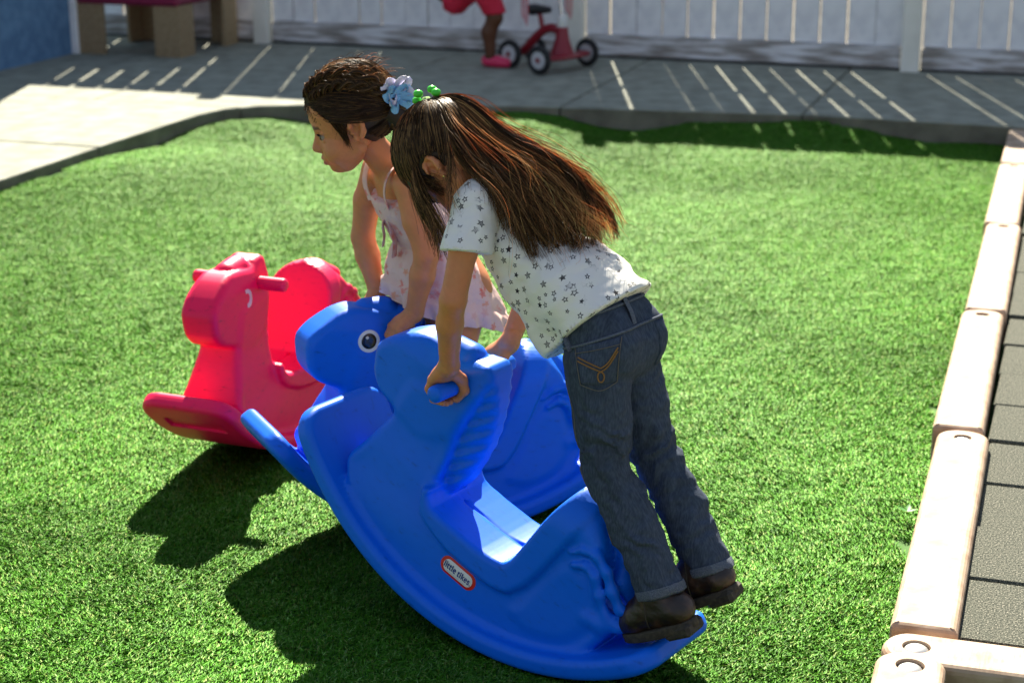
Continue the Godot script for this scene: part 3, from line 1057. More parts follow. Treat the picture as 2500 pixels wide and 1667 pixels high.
# flat ribbon along a path; wide = direction of its width
func ribbon(mb: MB, path: PackedVector3Array, wide: Vector3, w0: float, w1: float, thick := 0.0012) -> void:
	var rows := []
	var m := path.size()
	for j in m:
		var d := (path[mini(j + 1, m - 1)] - path[maxi(j - 1, 0)]).normalized()
		var a := (wide - d * wide.dot(d)).normalized() * lerpf(w0, w1, float(j) / (m - 1)) * 0.5
		var b := d.cross(a).normalized() * thick
		rows.append(PackedVector3Array([path[j] - a + b * 0.3, path[j] - a * 0.5 + b, path[j] + a * 0.5 + b, path[j] + a + b * 0.3, path[j] + a - b * 0.3, path[j] + a * 0.5 - b, path[j] - a * 0.5 - b, path[j] - a - b * 0.3]))
	mb.sheet(rows, true)


# a patch of cloth laid on a surface: corners p (in order) seen along d
func patch(B: Blob, p: Array, d: Vector3, lift: float, nu := 14, nv := 12) -> MB:
	var mb := MB.new()
	var rows := []
	for j in nv + 3:
		var row := PackedVector3Array()
		var v := clampf((j - 1.0) / nv, 0.0, 1.0)
		for i in nu + 3:
			var u := clampf((i - 1.0) / nu, 0.0, 1.0)
			var q: Vector3 = p[0].lerp(p[1], u).lerp(p[3].lerp(p[2], u), v)
			var hit := B.hit(q - d * 0.12, d)
			var edge := j == 0 or i == 0 or j == nv + 2 or i == nu + 2
			row.append(hit - d * (-0.002 if edge else lift))
		rows.append(row)
	mb.sheet(rows)
	# face the viewer
	if mb.n[mb.n.size() / 2].dot(d) > 0.0:
		for i in mb.n.size():
			mb.n[i] = -mb.n[i]
		for i in range(0, mb.ix.size(), 3):
			var t := mb.ix[i + 1]
			mb.ix[i + 1] = mb.ix[i + 2]
			mb.ix[i + 2] = t
	return mb


func stitch(mb: MB, B: Blob, pts: Array, d: Vector3, r := 0.0011, lift := 0.0042) -> void:
	var path := []
	for q in crv(pts, pts.size() * 6):
		path.append(B.hit(q - d * 0.12, d) - d * lift)
	mb.tube(path, [r], 5)


# ---------------------------------------------------------------- the girl in jeans on the front horse
func first_girl() -> void:
	var t := thing("person", "girl in white star print shirt and jeans standing bent over the front blue horse", "person")
	t.transform = facing(0.072, -3.137, 0.609)
	var grips := [Vector3(0.179, 0.502, -0.083), Vector3(0.179, 0.502, 0.083)]
	var wrists := [Vector3(0.160, 0.556, -0.100), Vector3(0.160, 0.552, 0.094)]
	# body
	var B := Blob.new(Vector3(-0.38, 0.12, -0.19), Vector3(0.29, 0.99, 0.19), 0.008)
	B.limb([Vector3(-0.105, 0.655, 0), Vector3(-0.05, 0.71, 0), Vector3(0.03, 0.775, 0), Vector3(0.125, 0.835, 0)], [0.050, 0.056, 0.054, 0.046], 0.01, 0.72)
	B.limb([Vector3(0.12, 0.855, 0), Vector3(0.155, 0.880, 0), Vector3(0.192, 0.902, 0)], [0.040, 0.032, 0.034], 0.015)
	for s in [-1.0, 1.0]:
		B.cap(Vector3(0.115, 0.845, 0.03 * s), Vector3(0.106, 0.850, 0.080 * s), 0.034, 0.029, 0.01)
		var el := Vector3(0.112, 0.700, -0.150) if s < 0.0 else Vector3(0.128, 0.690, 0.150)
		var w: Vector3 = wrists[0 if s < 0.0 else 1]
		B.limb([Vector3(0.106, 0.850, 0.088 * s), Vector3(0.106, 0.79, 0.125 * s), el], [0.027, 0.0265, 0.0235], 0.006)
		B.limb([el, el.lerp(w, 0.35) + Vector3(0.002, 0, 0.003 * s), w, w + (w - el).normalized() * 0.012], [0.0235, 0.0245, 0.0180, 0.0165], 0.010)
		B.limb([Vector3(-0.122, 0.61, 0.045 * s), Vector3(-0.160 if s < 0.0 else -0.184, 0.415, 0.058 * s), Vector3(-0.274, 0.20, -0.050) if s < 0.0 else Vector3(-0.310, 0.205, 0.062), Vector3(-0.29, 0.170, -0.050) if s < 0.0 else Vector3(-0.325, 0.185, 0.062)], [0.038, 0.029, 0.025, 0.025], 0.0)
	var skin := MB.new()
	B.mesh_into(skin, skin_tint)
	grip_hand(skin, grips[0], wrists[0], -1.0)
	grip_hand(skin, grips[1], wrists[1], 1.0)
	var fx := Vector3(0.3, -0.95, 0).normalized()
	var hr := Basis(fx, Vector3(0.95, 0.3, 0).normalized(), Vector3(0, 0, 1))
	var hx := Transform3D(hr.scaled_local(Vector3.ONE * 0.88), Vector3(0.217, 0.905, 0))
	head().mesh_into(skin, face_tint, hx)
	obj("body", skin, M.skin, t)
	eyes(t, hx)
	var ring := MB.new()
	ring.ball(hx * Vector3(-0.008, -0.030, -0.080), Vector3.ONE * 0.0028, Basis(), 10, 8)
	obj("earring", ring, M.gold, t)
	# shirt
	var S := Blob.new(Vector3(-0.25, 0.55, -0.15), Vector3(0.22, 0.95, 0.15), 0.0065)
	S.limb([Vector3(0.142, 0.842, 0), Vector3(0.03, 0.772, 0), Vector3(-0.06, 0.718, 0), Vector3(-0.125, 0.672, 0)], [0.053, 0.066, 0.078, 0.085], 0.02, 0.76)
	S.limb([Vector3(0.11, 0.79, 0), Vector3(0.04, 0.72, 0), Vector3(-0.04, 0.62, 0)], [0.034, 0.042, 0.050], 0.03, 0.6)
	for s in [-1.0, 1.0]:
		S.cap(Vector3(0.115, 0.850, 0.02 * s), Vector3(0.110, 0.862, 0.082 * s), 0.048, 0.042, 0.02)
	S.cap(Vector3(0.185, 0.905, 0), Vector3(0.150, 0.878, 0), 0.040, 0.042, 0.006, 1.0, true)
	var folds := noise(1.0, 2, 61)
	S.swell(func(p: Vector3) -> float: return 0.0045 * folds.get_noise_3d(p.x * 16.0 + p.y * 22.0, p.y * 10.0 - p.x * 6.0, p.z * 12.0) + 0.0016 * sin((p.x * 0.8 + p.y * 0.9) * 95.0 + p.z * 30.0) * smoothstep(0.05, -0.12, p.x))
	S.cut(Vector3(-0.033, 0.597, 0), Vector3(-0.676, -0.737, 0), Vector3(-9, -9, -9), Vector3(9, 9, 9), 0.004)
	var sm := MB.new()
	S.mesh_into(sm)
	for s in [-1.0, 1.0]:
		var V := Blob.new(Vector3(0.02, 0.74, -0.19 if s < 0.0 else 0.03), Vector3(0.20, 0.94, -0.03 if s < 0.0 else 0.19), 0.005)
		V.cap(Vector3(0.112, 0.862, 0.070 * s), Vector3(0.097, 0.765, 0.140 * s), 0.046, 0.047, 0.0)
		V.swell(func(p: Vector3) -> float: return 0.003 * folds.get_noise_3d(p.x * 22.0, p.y * 26.0, p.z * 26.0))
		V.cut(Vector3(0.098, 0.787, 0.131 * s), Vector3(-0.10, -0.9, 0.28 * s), Vector3(-9, -9, -9), Vector3(9, 9, 9), 0.003)
		V.mesh_into(sm)
	obj("shirt", sm, M.shirt, t)
	# jeans
	var J := Blob.new(Vector3(-0.38, 0.15, -0.17), Vector3(0.0, 0.80, 0.17), 0.0065)
	J.limb([Vector3(-0.095, 0.692, 0), Vector3(-0.130, 0.618, 0)], [0.074, 0.071], 0.0, 0.78)
	J.ell(Vector3(-0.150, 0.632, -0.046), Vector3(0.056, 0.066, 0.050), 0.03)
	J.ell(Vector3(-0.150, 0.632, 0.046), Vector3(0.056, 0.066, 0.050), 0.03)
	var knee := [Vector3(-0.160, 0.412, -0.058), Vector3(-0.186, 0.418, 0.060)]
	var ank := [Vector3(-0.278, 0.188, -0.050), Vector3(-0.314, 0.200, 0.062)]
	for i in 2:
		var s := -1.0 if i == 0 else 1.0
		J.limb([Vector3(-0.130, 0.600, 0.048 * s), Vector3(-0.146 if s < 0.0 else -0.160, 0.500, 0.054 * s), knee[i], knee[i].lerp(ank[i], 0.5) + Vector3(-0.006, 0, 0), ank[i], ank[i] + (ank[i] - knee[i]).normalized() * 0.05], [0.061, 0.052, 0.0445, 0.0440, 0.0430, 0.0430], 0.006)
	var jf := noise(1.0, 3, 63)
	J.swell(func(p: Vector3) -> float:
		var k := smoothstep(0.13, 0.0, absf(p.y - 0.43)) * 0.0038 + smoothstep(0.12, 0.0, absf(p.y - 0.27)) * 0.0026 + 0.0014
		var w := sin(p.y * 125.0 + p.x * 75.0 * signf(p.z) + 9.0 * jf.get_noise_3d(p.x * 9.0, p.y * 9.0, p.z * 9.0))
		return 1.15 * k * w * (0.4 + 0.6 * absf(jf.get_noise_3d(p.x * 7.0 + 3.0, p.y * 8.0, p.z * 7.0) * 2.0)) + 0.0028 * jf.get_noise_3d(p.x * 18.0, p.y * 12.0, p.z * 18.0))
	for i in 2:
		var lo := Vector3(-9, -9, -9 if i == 0 else 0.0)
		var hi := Vector3(9, 0.30, 0.0 if i == 0 else 9)
		J.cut(ank[i], Vector3(-0.40, -0.9, -0.10), lo, hi, 0.004)
	J.cut(Vector3(-0.09, 0.735, 0), Vector3(0.62, 0.78, 0))
	var jm := MB.new()
	var wear := func(p: Vector3) -> Color:
		var w := 0.9 + 0.9 * smoothstep(0.09, 0.0, (p - Vector3(-0.20, 0.60, -0.03)).length()) + 0.55 * smoothstep(0.09, 0.0, absf(p.y - 0.36 - 0.3 * p.x)) + 0.9 * smoothstep(0.05, 0.0, absf(p.y - 0.52)) * smoothstep(-0.14, -0.19, p.x) + 0.30 * jf.get_noise_3d(p.x * 50.0, p.y * 12.0, p.z * 50.0)
		return Color(w, w, w * 0.97)
	J.mesh_into(jm, wear)
	var jeans := obj("jeans", jm, M.denim, t)
	# turned hems, waistband, pockets, seams
	for i in 2:
		var ax: Vector3 = (ank[i] - knee[i]).normalized()
		var nrm := Vector3(-0.40, -0.9, -0.10).normalized()
		var e1 := nrm.cross(Vector3(0, 0, 1)).normalized()
		var e2 := nrm.cross(e1)
		var rows := []
		for q in [[-0.017, 0.0], [-0.017, 0.0018], [-0.009, 0.0026], [-0.002, 0.0022], [0.001, 0.001], [-0.002, -0.004]]:
			var row := PackedVector3Array()
			for k in 40:
				var a := TAU * k / 40
				var d := e1 * cos(a) + e2 * sin(a)
				var c: Vector3 = ank[i] - ax * 0.004 - nrm * 0.0 + nrm * float(q[0])
				var p := J.hit(c + d * 0.060, -d, 0.058)
				row.append(p + d * float(q[1]) + d * 0.0008 * sin(k * 2.3 + i))
			rows.append(row)
		var hm := MB.new()
		hm.sheet(rows, true)
		obj("hem", hm, M.denim_pale, jeans)
	var side := Vector3(0.42, -0.12, 0.90).normalized()      # looking at the near hip
	var wb := MB.new()
	for k in 2:
		var ring_pts := []
		for i in 33:
			var a := lerpf(-2.2, 2.2, i / 32.0)
			var n1 := Vector3(-0.85, 0.35, 0).normalized()
			var ctr := Vector3(-0.100, 0.690, 0) + Vector3(-0.035, -0.050, 0) * (0.12 + 0.75 * k)
			var d := (n1 * cos(a) + Vector3(0, 0, sin(a))).normalized()
			ring_pts.append(J.hit(ctr + d * 0.16, -d, 0.16) + d * 0.0018)
		wb.tube(ring_pts, [0.0026], 6, true, 1.0)
	obj("waistband_seams", wb, M.denim_pale, jeans)
	var pk := [Vector3(-0.112, 0.640, -0.09), Vector3(-0.203, 0.668, -0.09), Vector3(-0.196, 0.585, -0.09), Vector3(-0.126, 0.575, -0.09)]
	obj("pocket", patch(J, pk, side, 0.0030), M.denim, jeans)
	var th := MB.new()
	stitch(th, J, [pk[0] + Vector3(0, -0.002, 0), pk[0].lerp(pk[3], 0.5), pk[3]], side, 0.0008)
	stitch(th, J, [pk[3], pk[3].lerp(pk[2], 0.55) + Vector3(0.0, -0.012, 0), pk[2]], side, 0.0008)
	stitch(th, J, [pk[2], pk[1].lerp(pk[2], 0.5), pk[1]], side, 0.0008)
	stitch(th, J, [pk[0] + Vector3(0, -0.012, 0), pk[1] + Vector3(0, -0.012, 0)], side, 0.0008)
	stitch(th, J, [Vector3(-0.075, 0.60, -0.09), Vector3(-0.105, 0.53, -0.09), Vector3(-0.118, 0.46, -0.09), Vector3(-0.130, 0.40, -0.09), Vector3(-0.180, 0.31, -0.09), Vector3(-0.235, 0.205, -0.09)], side, 0.0009, 0.0012)
	obj("seam_stitching", th, M.thread_pale, jeans)
	var em := MB.new()
	for k in 2:
		var dy := -0.0065 * k
		stitch(em, J, [pk[0].lerp(pk[3], 0.26) + Vector3(-0.004, dy, 0), pk[0].lerp(pk[3], 0.45).lerp(pk[1].lerp(pk[2], 0.45), 0.30) + Vector3(0, dy, 0), pk[0].lerp(pk[3], 0.62).lerp(pk[1].lerp(pk[2], 0.62), 0.58) + Vector3(0, dy, 0)], side, 0.0015)
		stitch(em, J, [pk[1].lerp(pk[2], 0.22) + Vector3(0.004, dy, 0), pk[0].lerp(pk[3], 0.50).lerp(pk[1].lerp(pk[2], 0.50), 0.76) + Vector3(0, dy, 0), pk[0].lerp(pk[3], 0.62).lerp(pk[1].lerp(pk[2], 0.62), 0.58) + Vector3(0, dy, 0)], side, 0.0015)
	var lc: Vector3 = pk[0].lerp(pk[3], 0.62).lerp(pk[1].lerp(pk[2], 0.62), 0.58) + Vector3(0, -0.016, 0)
	var loop := []
	for k in 10:
		loop.append(lc + Vector3(cos(TAU * k / 9.0) * 0.0062, sin(TAU * k / 9.0) * 0.0095, 0))
	stitch(em, J, loop, side, 0.0015)
	obj("pocket_embroidery", em, M.thread, jeans)
	var back := Vector3(0.85, -0.45, 0.25).normalized()
	for q in [[Vector3(-0.165, 0.735, -0.02), Vector3(-0.188, 0.675, -0.02)], [Vector3(-0.085, 0.672, -0.10), Vector3(-0.108, 0.632, -0.10)]]:
		var d: Vector3 = back if q[0].z > -0.05 else side
		var lp := PackedVector3Array()
		for k in 7:
			var p: Vector3 = q[0].lerp(q[1], k / 6.0)
			lp.append(J.hit(p - d * 0.12, d) - d * (0.002 + 0.004 * sin(PI * k / 6.0)))
		var bl := MB.new()
		ribbon(bl, lp, Vector3(0.5, 0.3, -0.6) if d == side else Vector3(0.1, 0, 1), 0.013, 0.013, 0.0016)
		obj("belt_loop", bl, M.denim_pale, jeans)
	var far_pk := [Vector3(-0.20, 0.668, 0.035), Vector3(-0.20, 0.668, 0.098), Vector3(-0.215, 0.59, 0.095), Vector3(-0.215, 0.585, 0.04)]
	obj("pocket", patch(J, far_pk, Vector3(0.98, 0.1, -0.15).normalized(), 0.0030), M.denim, jeans)
	# boots
	boot(t, Vector3(-0.352, 0.146, -0.050), Vector3(-0.212, 0.080, -0.056), Vector3(-0.270, 0.222, -0.050))
	boot(t, Vector3(-0.374, 0.176, 0.062), Vector3(-0.240, 0.104, 0.048), Vector3(-0.302, 0.234, 0.062))
	# hair
	var H := Blob.new(Vector3(-0.13, 0.70, -0.13), Vector3(0.36, 1.07, 0.12), 0.006)
	H.ell(hx * Vector3(-0.020, 0.042, 0), Vector3(0.107, 0.103, 0.088) * 0.88, 0.0, hr)
	H.cut(hx * Vector3(0.062, 0.07, 0), hr * Vector3(0.85, -0.53, 0))
	H.ell(hx * Vector3(-0.008, -0.006, -0.092), Vector3(0.028, 0.032, 0.030) * 0.9, 0.006, hr, true)
	H.cut(hx * Vector3(0, -0.012, 0), hr * Vector3(0.25, -1.0, 0))
	H.limb([Vector3(0.258, 1.005, 0), Vector3(0.215, 0.995, -0.004), Vector3(0.150, 0.958, -0.012), Vector3(0.085, 0.915, -0.018), Vector3(0.03, 0.880, -0.016), Vector3(-0.025, 0.842, -0.010)], [0.004, 0.008, 0.014, 0.016, 0.013, 0.004], 0.008, 0.55)
	H.limb([Vector3(0.285, 0.940, -0.035), Vector3(0.270, 0.885, -0.048), Vector3(0.235, 0.830, -0.062)], [0.016, 0.011, 0.004], 0.02)
	var hb := MB.new()
	H.mesh_into(hb)
	var hair := obj("hair", hb, M.hair_base, t)
	var hs := MB.new()
	var clip := Vector3(0.268, 1.016, 0)
	var inv := hx.affine_inverse()
	var crown := Vector3(0.110, 0.106, 0.091)
	var core := Vector3(-0.020, 0.042, 0)
	var hl := [Vector3(0.070, 0.085, 0.03), Vector3(0.074, 0.085, 0.0), Vector3(0.068, 0.080, -0.03), Vector3(0.052, 0.050, -0.066), Vector3(0.030, 0.028, -0.078), Vector3(0.004, 0.036, -0.085), Vector3(-0.022, 0.036, -0.086), Vector3(-0.045, 0.012, -0.082), Vector3(-0.058, -0.02, -0.068)]
	combed(hs, hx, hl, inv * clip, crown, core, 1500, 71, 0.12, 0.006)
	combed(hs, hx, [Vector3(-0.045, -0.005, -0.080), Vector3(-0.060, -0.035, -0.062), Vector3(-0.078, -0.055, -0.035), Vector3(-0.085, -0.06, 0.0), Vector3(-0.078, -0.055, 0.035), Vector3(-0.05, 0.0, 0.07)], inv * clip, crown, core, 900, 77, 0.12, 0.006)
	var g_low2 := [Vector3(0.270, 1.018, 0), Vector3(0.225, 0.998, -0.030), Vector3(0.176, 0.970, -0.060), Vector3(0.130, 0.935, -0.074), Vector3(0.074, 0.906, -0.080), Vector3(0.032, 0.864, -0.082), Vector3(0.000, 0.822, -0.080), Vector3(-0.030, 0.796, -0.080)]
	var g_low := [Vector3(0.270, 1.020, 0), Vector3(0.225, 1.003, -0.021), Vector3(0.172, 0.973, -0.043), Vector3(0.118, 0.933, -0.056), Vector3(0.060, 0.899, -0.064), Vector3(0.019, 0.856, -0.069), Vector3(-0.011, 0.815, -0.069), Vector3(-0.041, 0.785, -0.072)]
	var g_mid := [Vector3(0.268, 1.024, 0), Vector3(0.217, 1.015, -0.009), Vector3(0.155, 0.976, -0.017), Vector3(0.086, 0.935, -0.023), Vector3(0.029, 0.899, -0.027), Vector3(-0.017, 0.858, -0.030), Vector3(-0.049, 0.826, -0.032), Vector3(-0.064, 0.802, -0.036)]
	var g_top := [Vector3(0.266, 1.030, 0), Vector3(0.220, 1.038, 0.004), Vector3(0.179, 1.021, 0.008), Vector3(0.133, 0.983, 0.011), Vector3(0.064, 0.951, 0.015), Vector3(-0.012, 0.920, 0.019), Vector3(-0.058, 0.886, 0.020), Vector3(-0.082, 0.855, 0.020), Vector3(-0.086, 0.822, 0.014)]
	var g_far := [Vector3(0.266, 1.028, 0), Vector3(0.228, 1.032, 0.015), Vector3(0.196, 1.009, 0.030), Vector3(0.155, 0.965, 0.043), Vector3(0.088, 0.933, 0.050), Vector3(0.019, 0.899, 0.057), Vector3(-0.027, 0.862, 0.060), Vector3(-0.050, 0.835, 0.058), Vector3(-0.066, 0.812, 0.054)]
	locks(hs, [g_far, g_top, g_mid, g_low, g_low2], 4600, 72, 0.0085, 0.10, 0.00068, 18, 0.05)
	locks(hs, [g_far, g_top, g_mid], 1500, 73, 0.012, 1.25, 0.0006, 18, 0.12)  # this and the next layer: backlit sun glow put into golden colour
	locks(hs, [g_top, g_mid, g_low], 260, 76, 0.018, 1.0, 0.00055, 18, 0.7)
	# loose hair falling forward beside the face
	var f0 := [Vector3(0.312, 0.944, -0.020), Vector3(0.310, 0.913, -0.028), Vector3(0.294, 0.869, -0.036), Vector3(0.266, 0.832, -0.046), Vector3(0.227, 0.792, -0.058), Vector3(0.198, 0.748, -0.070)]
	var f1 := [Vector3(0.289, 0.961, -0.045), Vector3(0.279, 0.920, -0.060), Vector3(0.258, 0.878, -0.068), Vector3(0.231, 0.842, -0.076), Vector3(0.199, 0.804, -0.082), Vector3(0.173, 0.765, -0.090)]
	var f2 := [Vector3(0.262, 0.972, -0.066), Vector3(0.252, 0.926, -0.078), Vector3(0.234, 0.884, -0.085), Vector3(0.205, 0.853, -0.091), Vector3(0.179, 0.820, -0.097), Vector3(0.157, 0.784, -0.105)]
	locks(hs, [f0, f1, f2], 520, 74, 0.005, 0.22, 0.0008, 13, 0.08)
	var s1 := [Vector3(0.178, 0.999, -0.075), Vector3(0.163, 0.970, -0.088), Vector3(0.151, 0.930, -0.098), Vector3(0.140, 0.895, -0.118), Vector3(0.126, 0.844, -0.130), Vector3(0.110, 0.809, -0.138)]
	var s2 := [Vector3(0.188, 0.998, -0.075), Vector3(0.169, 0.970, -0.087), Vector3(0.153, 0.942, -0.100), Vector3(0.140, 0.918, -0.110), Vector3(0.131, 0.883, -0.122)]
	locks(hs, [s1, s2], 90, 75, 0.006, 0.35, 0.0006, 12, 0.15)
	var b1 := [Vector3(0.048, 0.056, -0.074), Vector3(0.042, 0.026, -0.0765), Vector3(0.034, -0.006, -0.073), Vector3(0.032, -0.040, -0.068)]
	var b2 := [Vector3(0.026, 0.050, -0.083), Vector3(0.018, 0.024, -0.083), Vector3(0.012, 0.002, -0.080), Vector3(0.016, -0.026, -0.074)]
	for g in [b1, b2]:
		for i in 4:
			g[i] = hx * g[i]
	locks(hs, [b1, b2], 280, 78, 0.003, 0.05, 0.0007, 10, 0.05)
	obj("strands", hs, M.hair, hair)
	# green hair clip: a ring of round petals on a pale bar
	var cb := MB.new()
	cb.cbox(clip + Vector3(0.006, 0.006, -0.006), Vector3(0.022, 0.016, 0.020), 0.004, Basis(Vector3(0, 0, 1), 0.6))
	var cl := obj("hair_clip", cb, M.clip_pale, t)
	for q in [[Vector3(-0.016, 0.022, 0.0), 0.0095], [Vector3(-0.004, 0.026, 0.004), 0.0095], [Vector3(0.018, -0.012, -0.012), 0.0095], [Vector3(0.016, 0.018, -0.012), 0.0095], [Vector3(0.024, 0.004, -0.006), 0.009]]:
		var pb := MB.new()
		pb.ball(clip + Vector3(0.004, 0.004, -0.004) + q[0], Vector3(q[1], q[1] * 0.8, q[1]), Basis(), 14, 10)
		obj("bead", pb, M.clip_green, cl)


# heel, toe: underside of the sole at the back and the front; shin: middle of the shaft's top
func boot(t: Node3D, heel: Vector3, toe: Vector3, shin: Vector3) -> void:
	var f := (toe - heel).normalized()
	var side := f.cross(Vector3.UP).normalized()
	var up := side.cross(f).normalized()
	var L := (toe - heel).length()
	var B := Blob.new(Vector3(-0.42, 0.06, heel.z - 0.07), Vector3(-0.17, 0.27, heel.z + 0.07), 0.0045)
	var at := func(a: float, h: float, w := 0.0) -> Vector3: return heel + f * (a * L) + up * h + side * w
	B.limb([at.call(0.17, 0.042), at.call(0.45, 0.046), at.call(0.72, 0.040), at.call(0.86, 0.036)], [0.031, 0.032, 0.031, 0.024], 0.012, 0.92)
	B.limb([at.call(0.20, 0.040), shin - Vector3(-0.005, 0.030, 0), shin], [0.029, 0.031, 0.029], 0.012)
	B.cap(at.call(0.36, 0.078), at.call(0.60, 0.056), 0.030, 0.026, 0.02)
	B.cut(at.call(0.0, 0.021), -up)
	var wr := noise(1.0, 3, 91)
	B.swell(func(p: Vector3) -> float: return 0.0009 * wr.get_noise_3d(p.x * 45.0, p.y * 70.0, p.z * 45.0))
	var mb := MB.new()
	B.mesh_into(mb)
	var b := obj("boot", mb, M.boot, t)
	# sole with a separate heel block
	var outline := []
	for i in 28:
		var a := TAU * i / 28
		var x := 0.5 - 0.5 * cos(a)
		var w := (0.031 + 0.008 * sin(x * PI) * (1.0 if x > 0.3 else 0.6)) * sqrt(maxf(0.0, 1.0 - pow(absf(2.0 * x - 1.0), 3.2)))
		outline.append(Vector2(x * 1.03 - 0.015, w * signf(sin(a))))
	var sm := MB.new()
	var rows := []
	for q in [[0.004, 0.0], [0.004, 0.9], [0.007, 1.0], [0.020, 1.0], [0.023, 0.95], [0.023, 0.0]]:
		var row := PackedVector3Array()
		for o in outline:
			row.append(at.call(0.5 + (o.x - 0.5) * float(q[1]), q[0], o.y * float(q[1])))
		rows.append(row)
	for r in rows:
		r.reverse()
	sm.sheet(rows, true)
	sm.cbox(at.call(0.19, 0.006), Vector3(0.36 * L, 0.024, 0.062), 0.006, Basis(f, up, -side))
	obj("sole", sm, M.sole, b)
	var seam := MB.new()
	var pts := []
	for k in 9:
		var h := lerpf(0.026, 0.095, k / 8.0)
		var p: Vector3 = at.call(0.50 - 0.10 * k / 8.0, h, 0.0)
		pts.append(B.hit(p - side * 0.09 * (1.0 if side.z > 0.0 else -1.0), side * (1.0 if side.z > 0.0 else -1.0), 0.12))
	seam.tube(pts, [0.0014], 6)
	obj("seam", seam, M.sole, b)


# ---------------------------------------------------------------- the girl in the flowered dress behind
func second_girl() -> void:
	var t := thing("person", "girl with braided dark hair in pale floral dress leaning on the second blue horse", "person")
	t.transform = facing(-0.128, -3.792, -0.447)
	var grips := [Vector3(0.152, 0.464, -0.083), Vector3(0.152, 0.464, 0.083)]
	var wrists := [Vector3(0.136, 0.518, -0.100), Vector3(0.142, 0.518, 0.100)]
	var B := Blob.new(Vector3(-0.14, -0.005, -0.20), Vector3(0.27, 0.90, 0.20), 0.008)
	B.limb([Vector3(0.0, 0.56, 0), Vector3(0.06, 0.66, 0), Vector3(0.105, 0.735, 0), Vector3(0.130, 0.782, 0)], [0.066, 0.060, 0.058, 0.042], 0.02, 0.72)
	B.limb([Vector3(0.128, 0.79, 0), Vector3(0.160, 0.832, 0), Vector3(0.192, 0.870, 0)], [0.038, 0.031, 0.034], 0.015)
	for s in [-1.0, 1.0]:
		B.cap(Vector3(0.125, 0.785, 0.03 * s), Vector3(0.138, 0.793, 0.085 * s), 0.036, 0.032, 0.02)
		var el := Vector3(0.120, 0.650, -0.134) if s < 0.0 else Vector3(0.160, 0.635, 0.134)
		var w: Vector3 = wrists[0 if s < 0.0 else 1]
		B.limb([Vector3(0.138, 0.793, 0.092 * s), Vector3(0.134 if s < 0.0 else 0.152, 0.72, 0.120 * s), el], [0.034, 0.030, 0.0255], 0.012)
		B.limb([el, el.lerp(w, 0.35), w, w + (w - el).normalized() * 0.012], [0.0255, 0.0265, 0.0185, 0.0165], 0.010)
		B.limb([Vector3(0.0, 0.54, 0.055 * s), Vector3(0.045, 0.43, 0.085 * s), Vector3(0.095, 0.28, 0.155 * s), Vector3(0.105, 0.06, 0.172 * s)], [0.062, 0.052, 0.041, 0.028], 0.015)
		B.cap(Vector3(0.098, 0.034, 0.172 * s), Vector3(0.205, 0.026, 0.180 * s), 0.026, 0.022, 0.015)
	var skin := MB.new()
	B.mesh_into(skin, skin_tint)
	grip_hand(skin, grips[0], wrists[0], -1.0)
	grip_hand(skin, grips[1], wrists[1], 1.0)
	var pitch := deg_to_rad(-19.0)
	var hx := Transform3D((Basis(Vector3.UP, -0.36) * Basis(Vector3(0, 0, 1), pitch)).scaled_local(Vector3.ONE * 0.88), Vector3(0.234, 0.911, -0.003))
	head().mesh_into(skin, face_tint, hx)
	obj("body", skin, M.skin, t)
	eyes(t, hx)
	# dress: bodice, skirt, straps, hanging tie
	var D := Blob.new(Vector3(-0.08, 0.56, -0.14), Vector3(0.24, 0.85, 0.14), 0.006)
	D.limb([Vector3(0.035, 0.625, 0), Vector3(0.075, 0.685, 0), Vector3(0.112, 0.745, 0), Vector3(0.14, 0.79, 0)], [0.072, 0.069, 0.066, 0.056], 0.015, 0.74)
	D.cut(Vector3(0.125, 0.770, 0), Vector3(0.42, 0.90, 0), Vector3(-9, -9, -9), Vector3(9, 9, 9), 0.004)
	var fold := noise(1.0, 2, 81)
	D.swell(func(p: Vector3) -> float: return 0.003 * fold.get_noise_3d(p.x * 20.0, p.y * 14.0, p.z * 34.0))
	var dm := MB.new()
	D.mesh_into(dm)
	var rows := []
	var uvs := []
	for j in 19:
		var f := j / 18.0
		var row := PackedVector3Array()
		var uvr := []
		for i in 96:
			var a := TAU * i / 96
			var c := Vector3(0.045, 0.650, 0).lerp(Vector3(0.012, 0.475, 0), f)
			var ax := Vector3(1.0, 0.36, 0).normalized()
			var flare := f + 0.25 * sin(f * PI)
			var ra := lerpf(0.072, 0.155, flare * 0.9)
			var rb := lerpf(0.098, 0.140, flare * 0.9)
			var ru := smoothstep(0.70, 0.78, f)
			var wv := 1.0 + f * (0.045 * sin(a * 9.0 + 0.6) + 0.03 * sin(a * 5.0 + 2.0)) + ru * (0.05 + 0.05 * sin(a * 23.0) * smoothstep(0.74, 1.0, f)) - 0.03 * exp(-pow((f - 0.72) / 0.02, 2.0))
			row.append(c + (ax * cos(a) * ra + Vector3(0, 0, 1) * sin(a) * rb) * wv + Vector3(0, 0.008 * f * sin(a * 3.0 + 1.0), 0))
			uvr.append(Vector2.ZERO)
		rows.append(row)
		uvs.append(uvr)
	dm.sheet(rows, true)
	# a hem with thickness
	var inner := []
	var last: PackedVector3Array = rows[18]
	var turned := PackedVector3Array()
	for p in last:
		turned.append(p + (Vector3(0.012, p.y, 0) - p).normalized() * 0.003 + Vector3(0, 0.004, 0))
	inner = [last, turned]
	dm.sheet(inner, true)
	var dress := obj("dress", dm, M.dress, t)
	var st := MB.new()
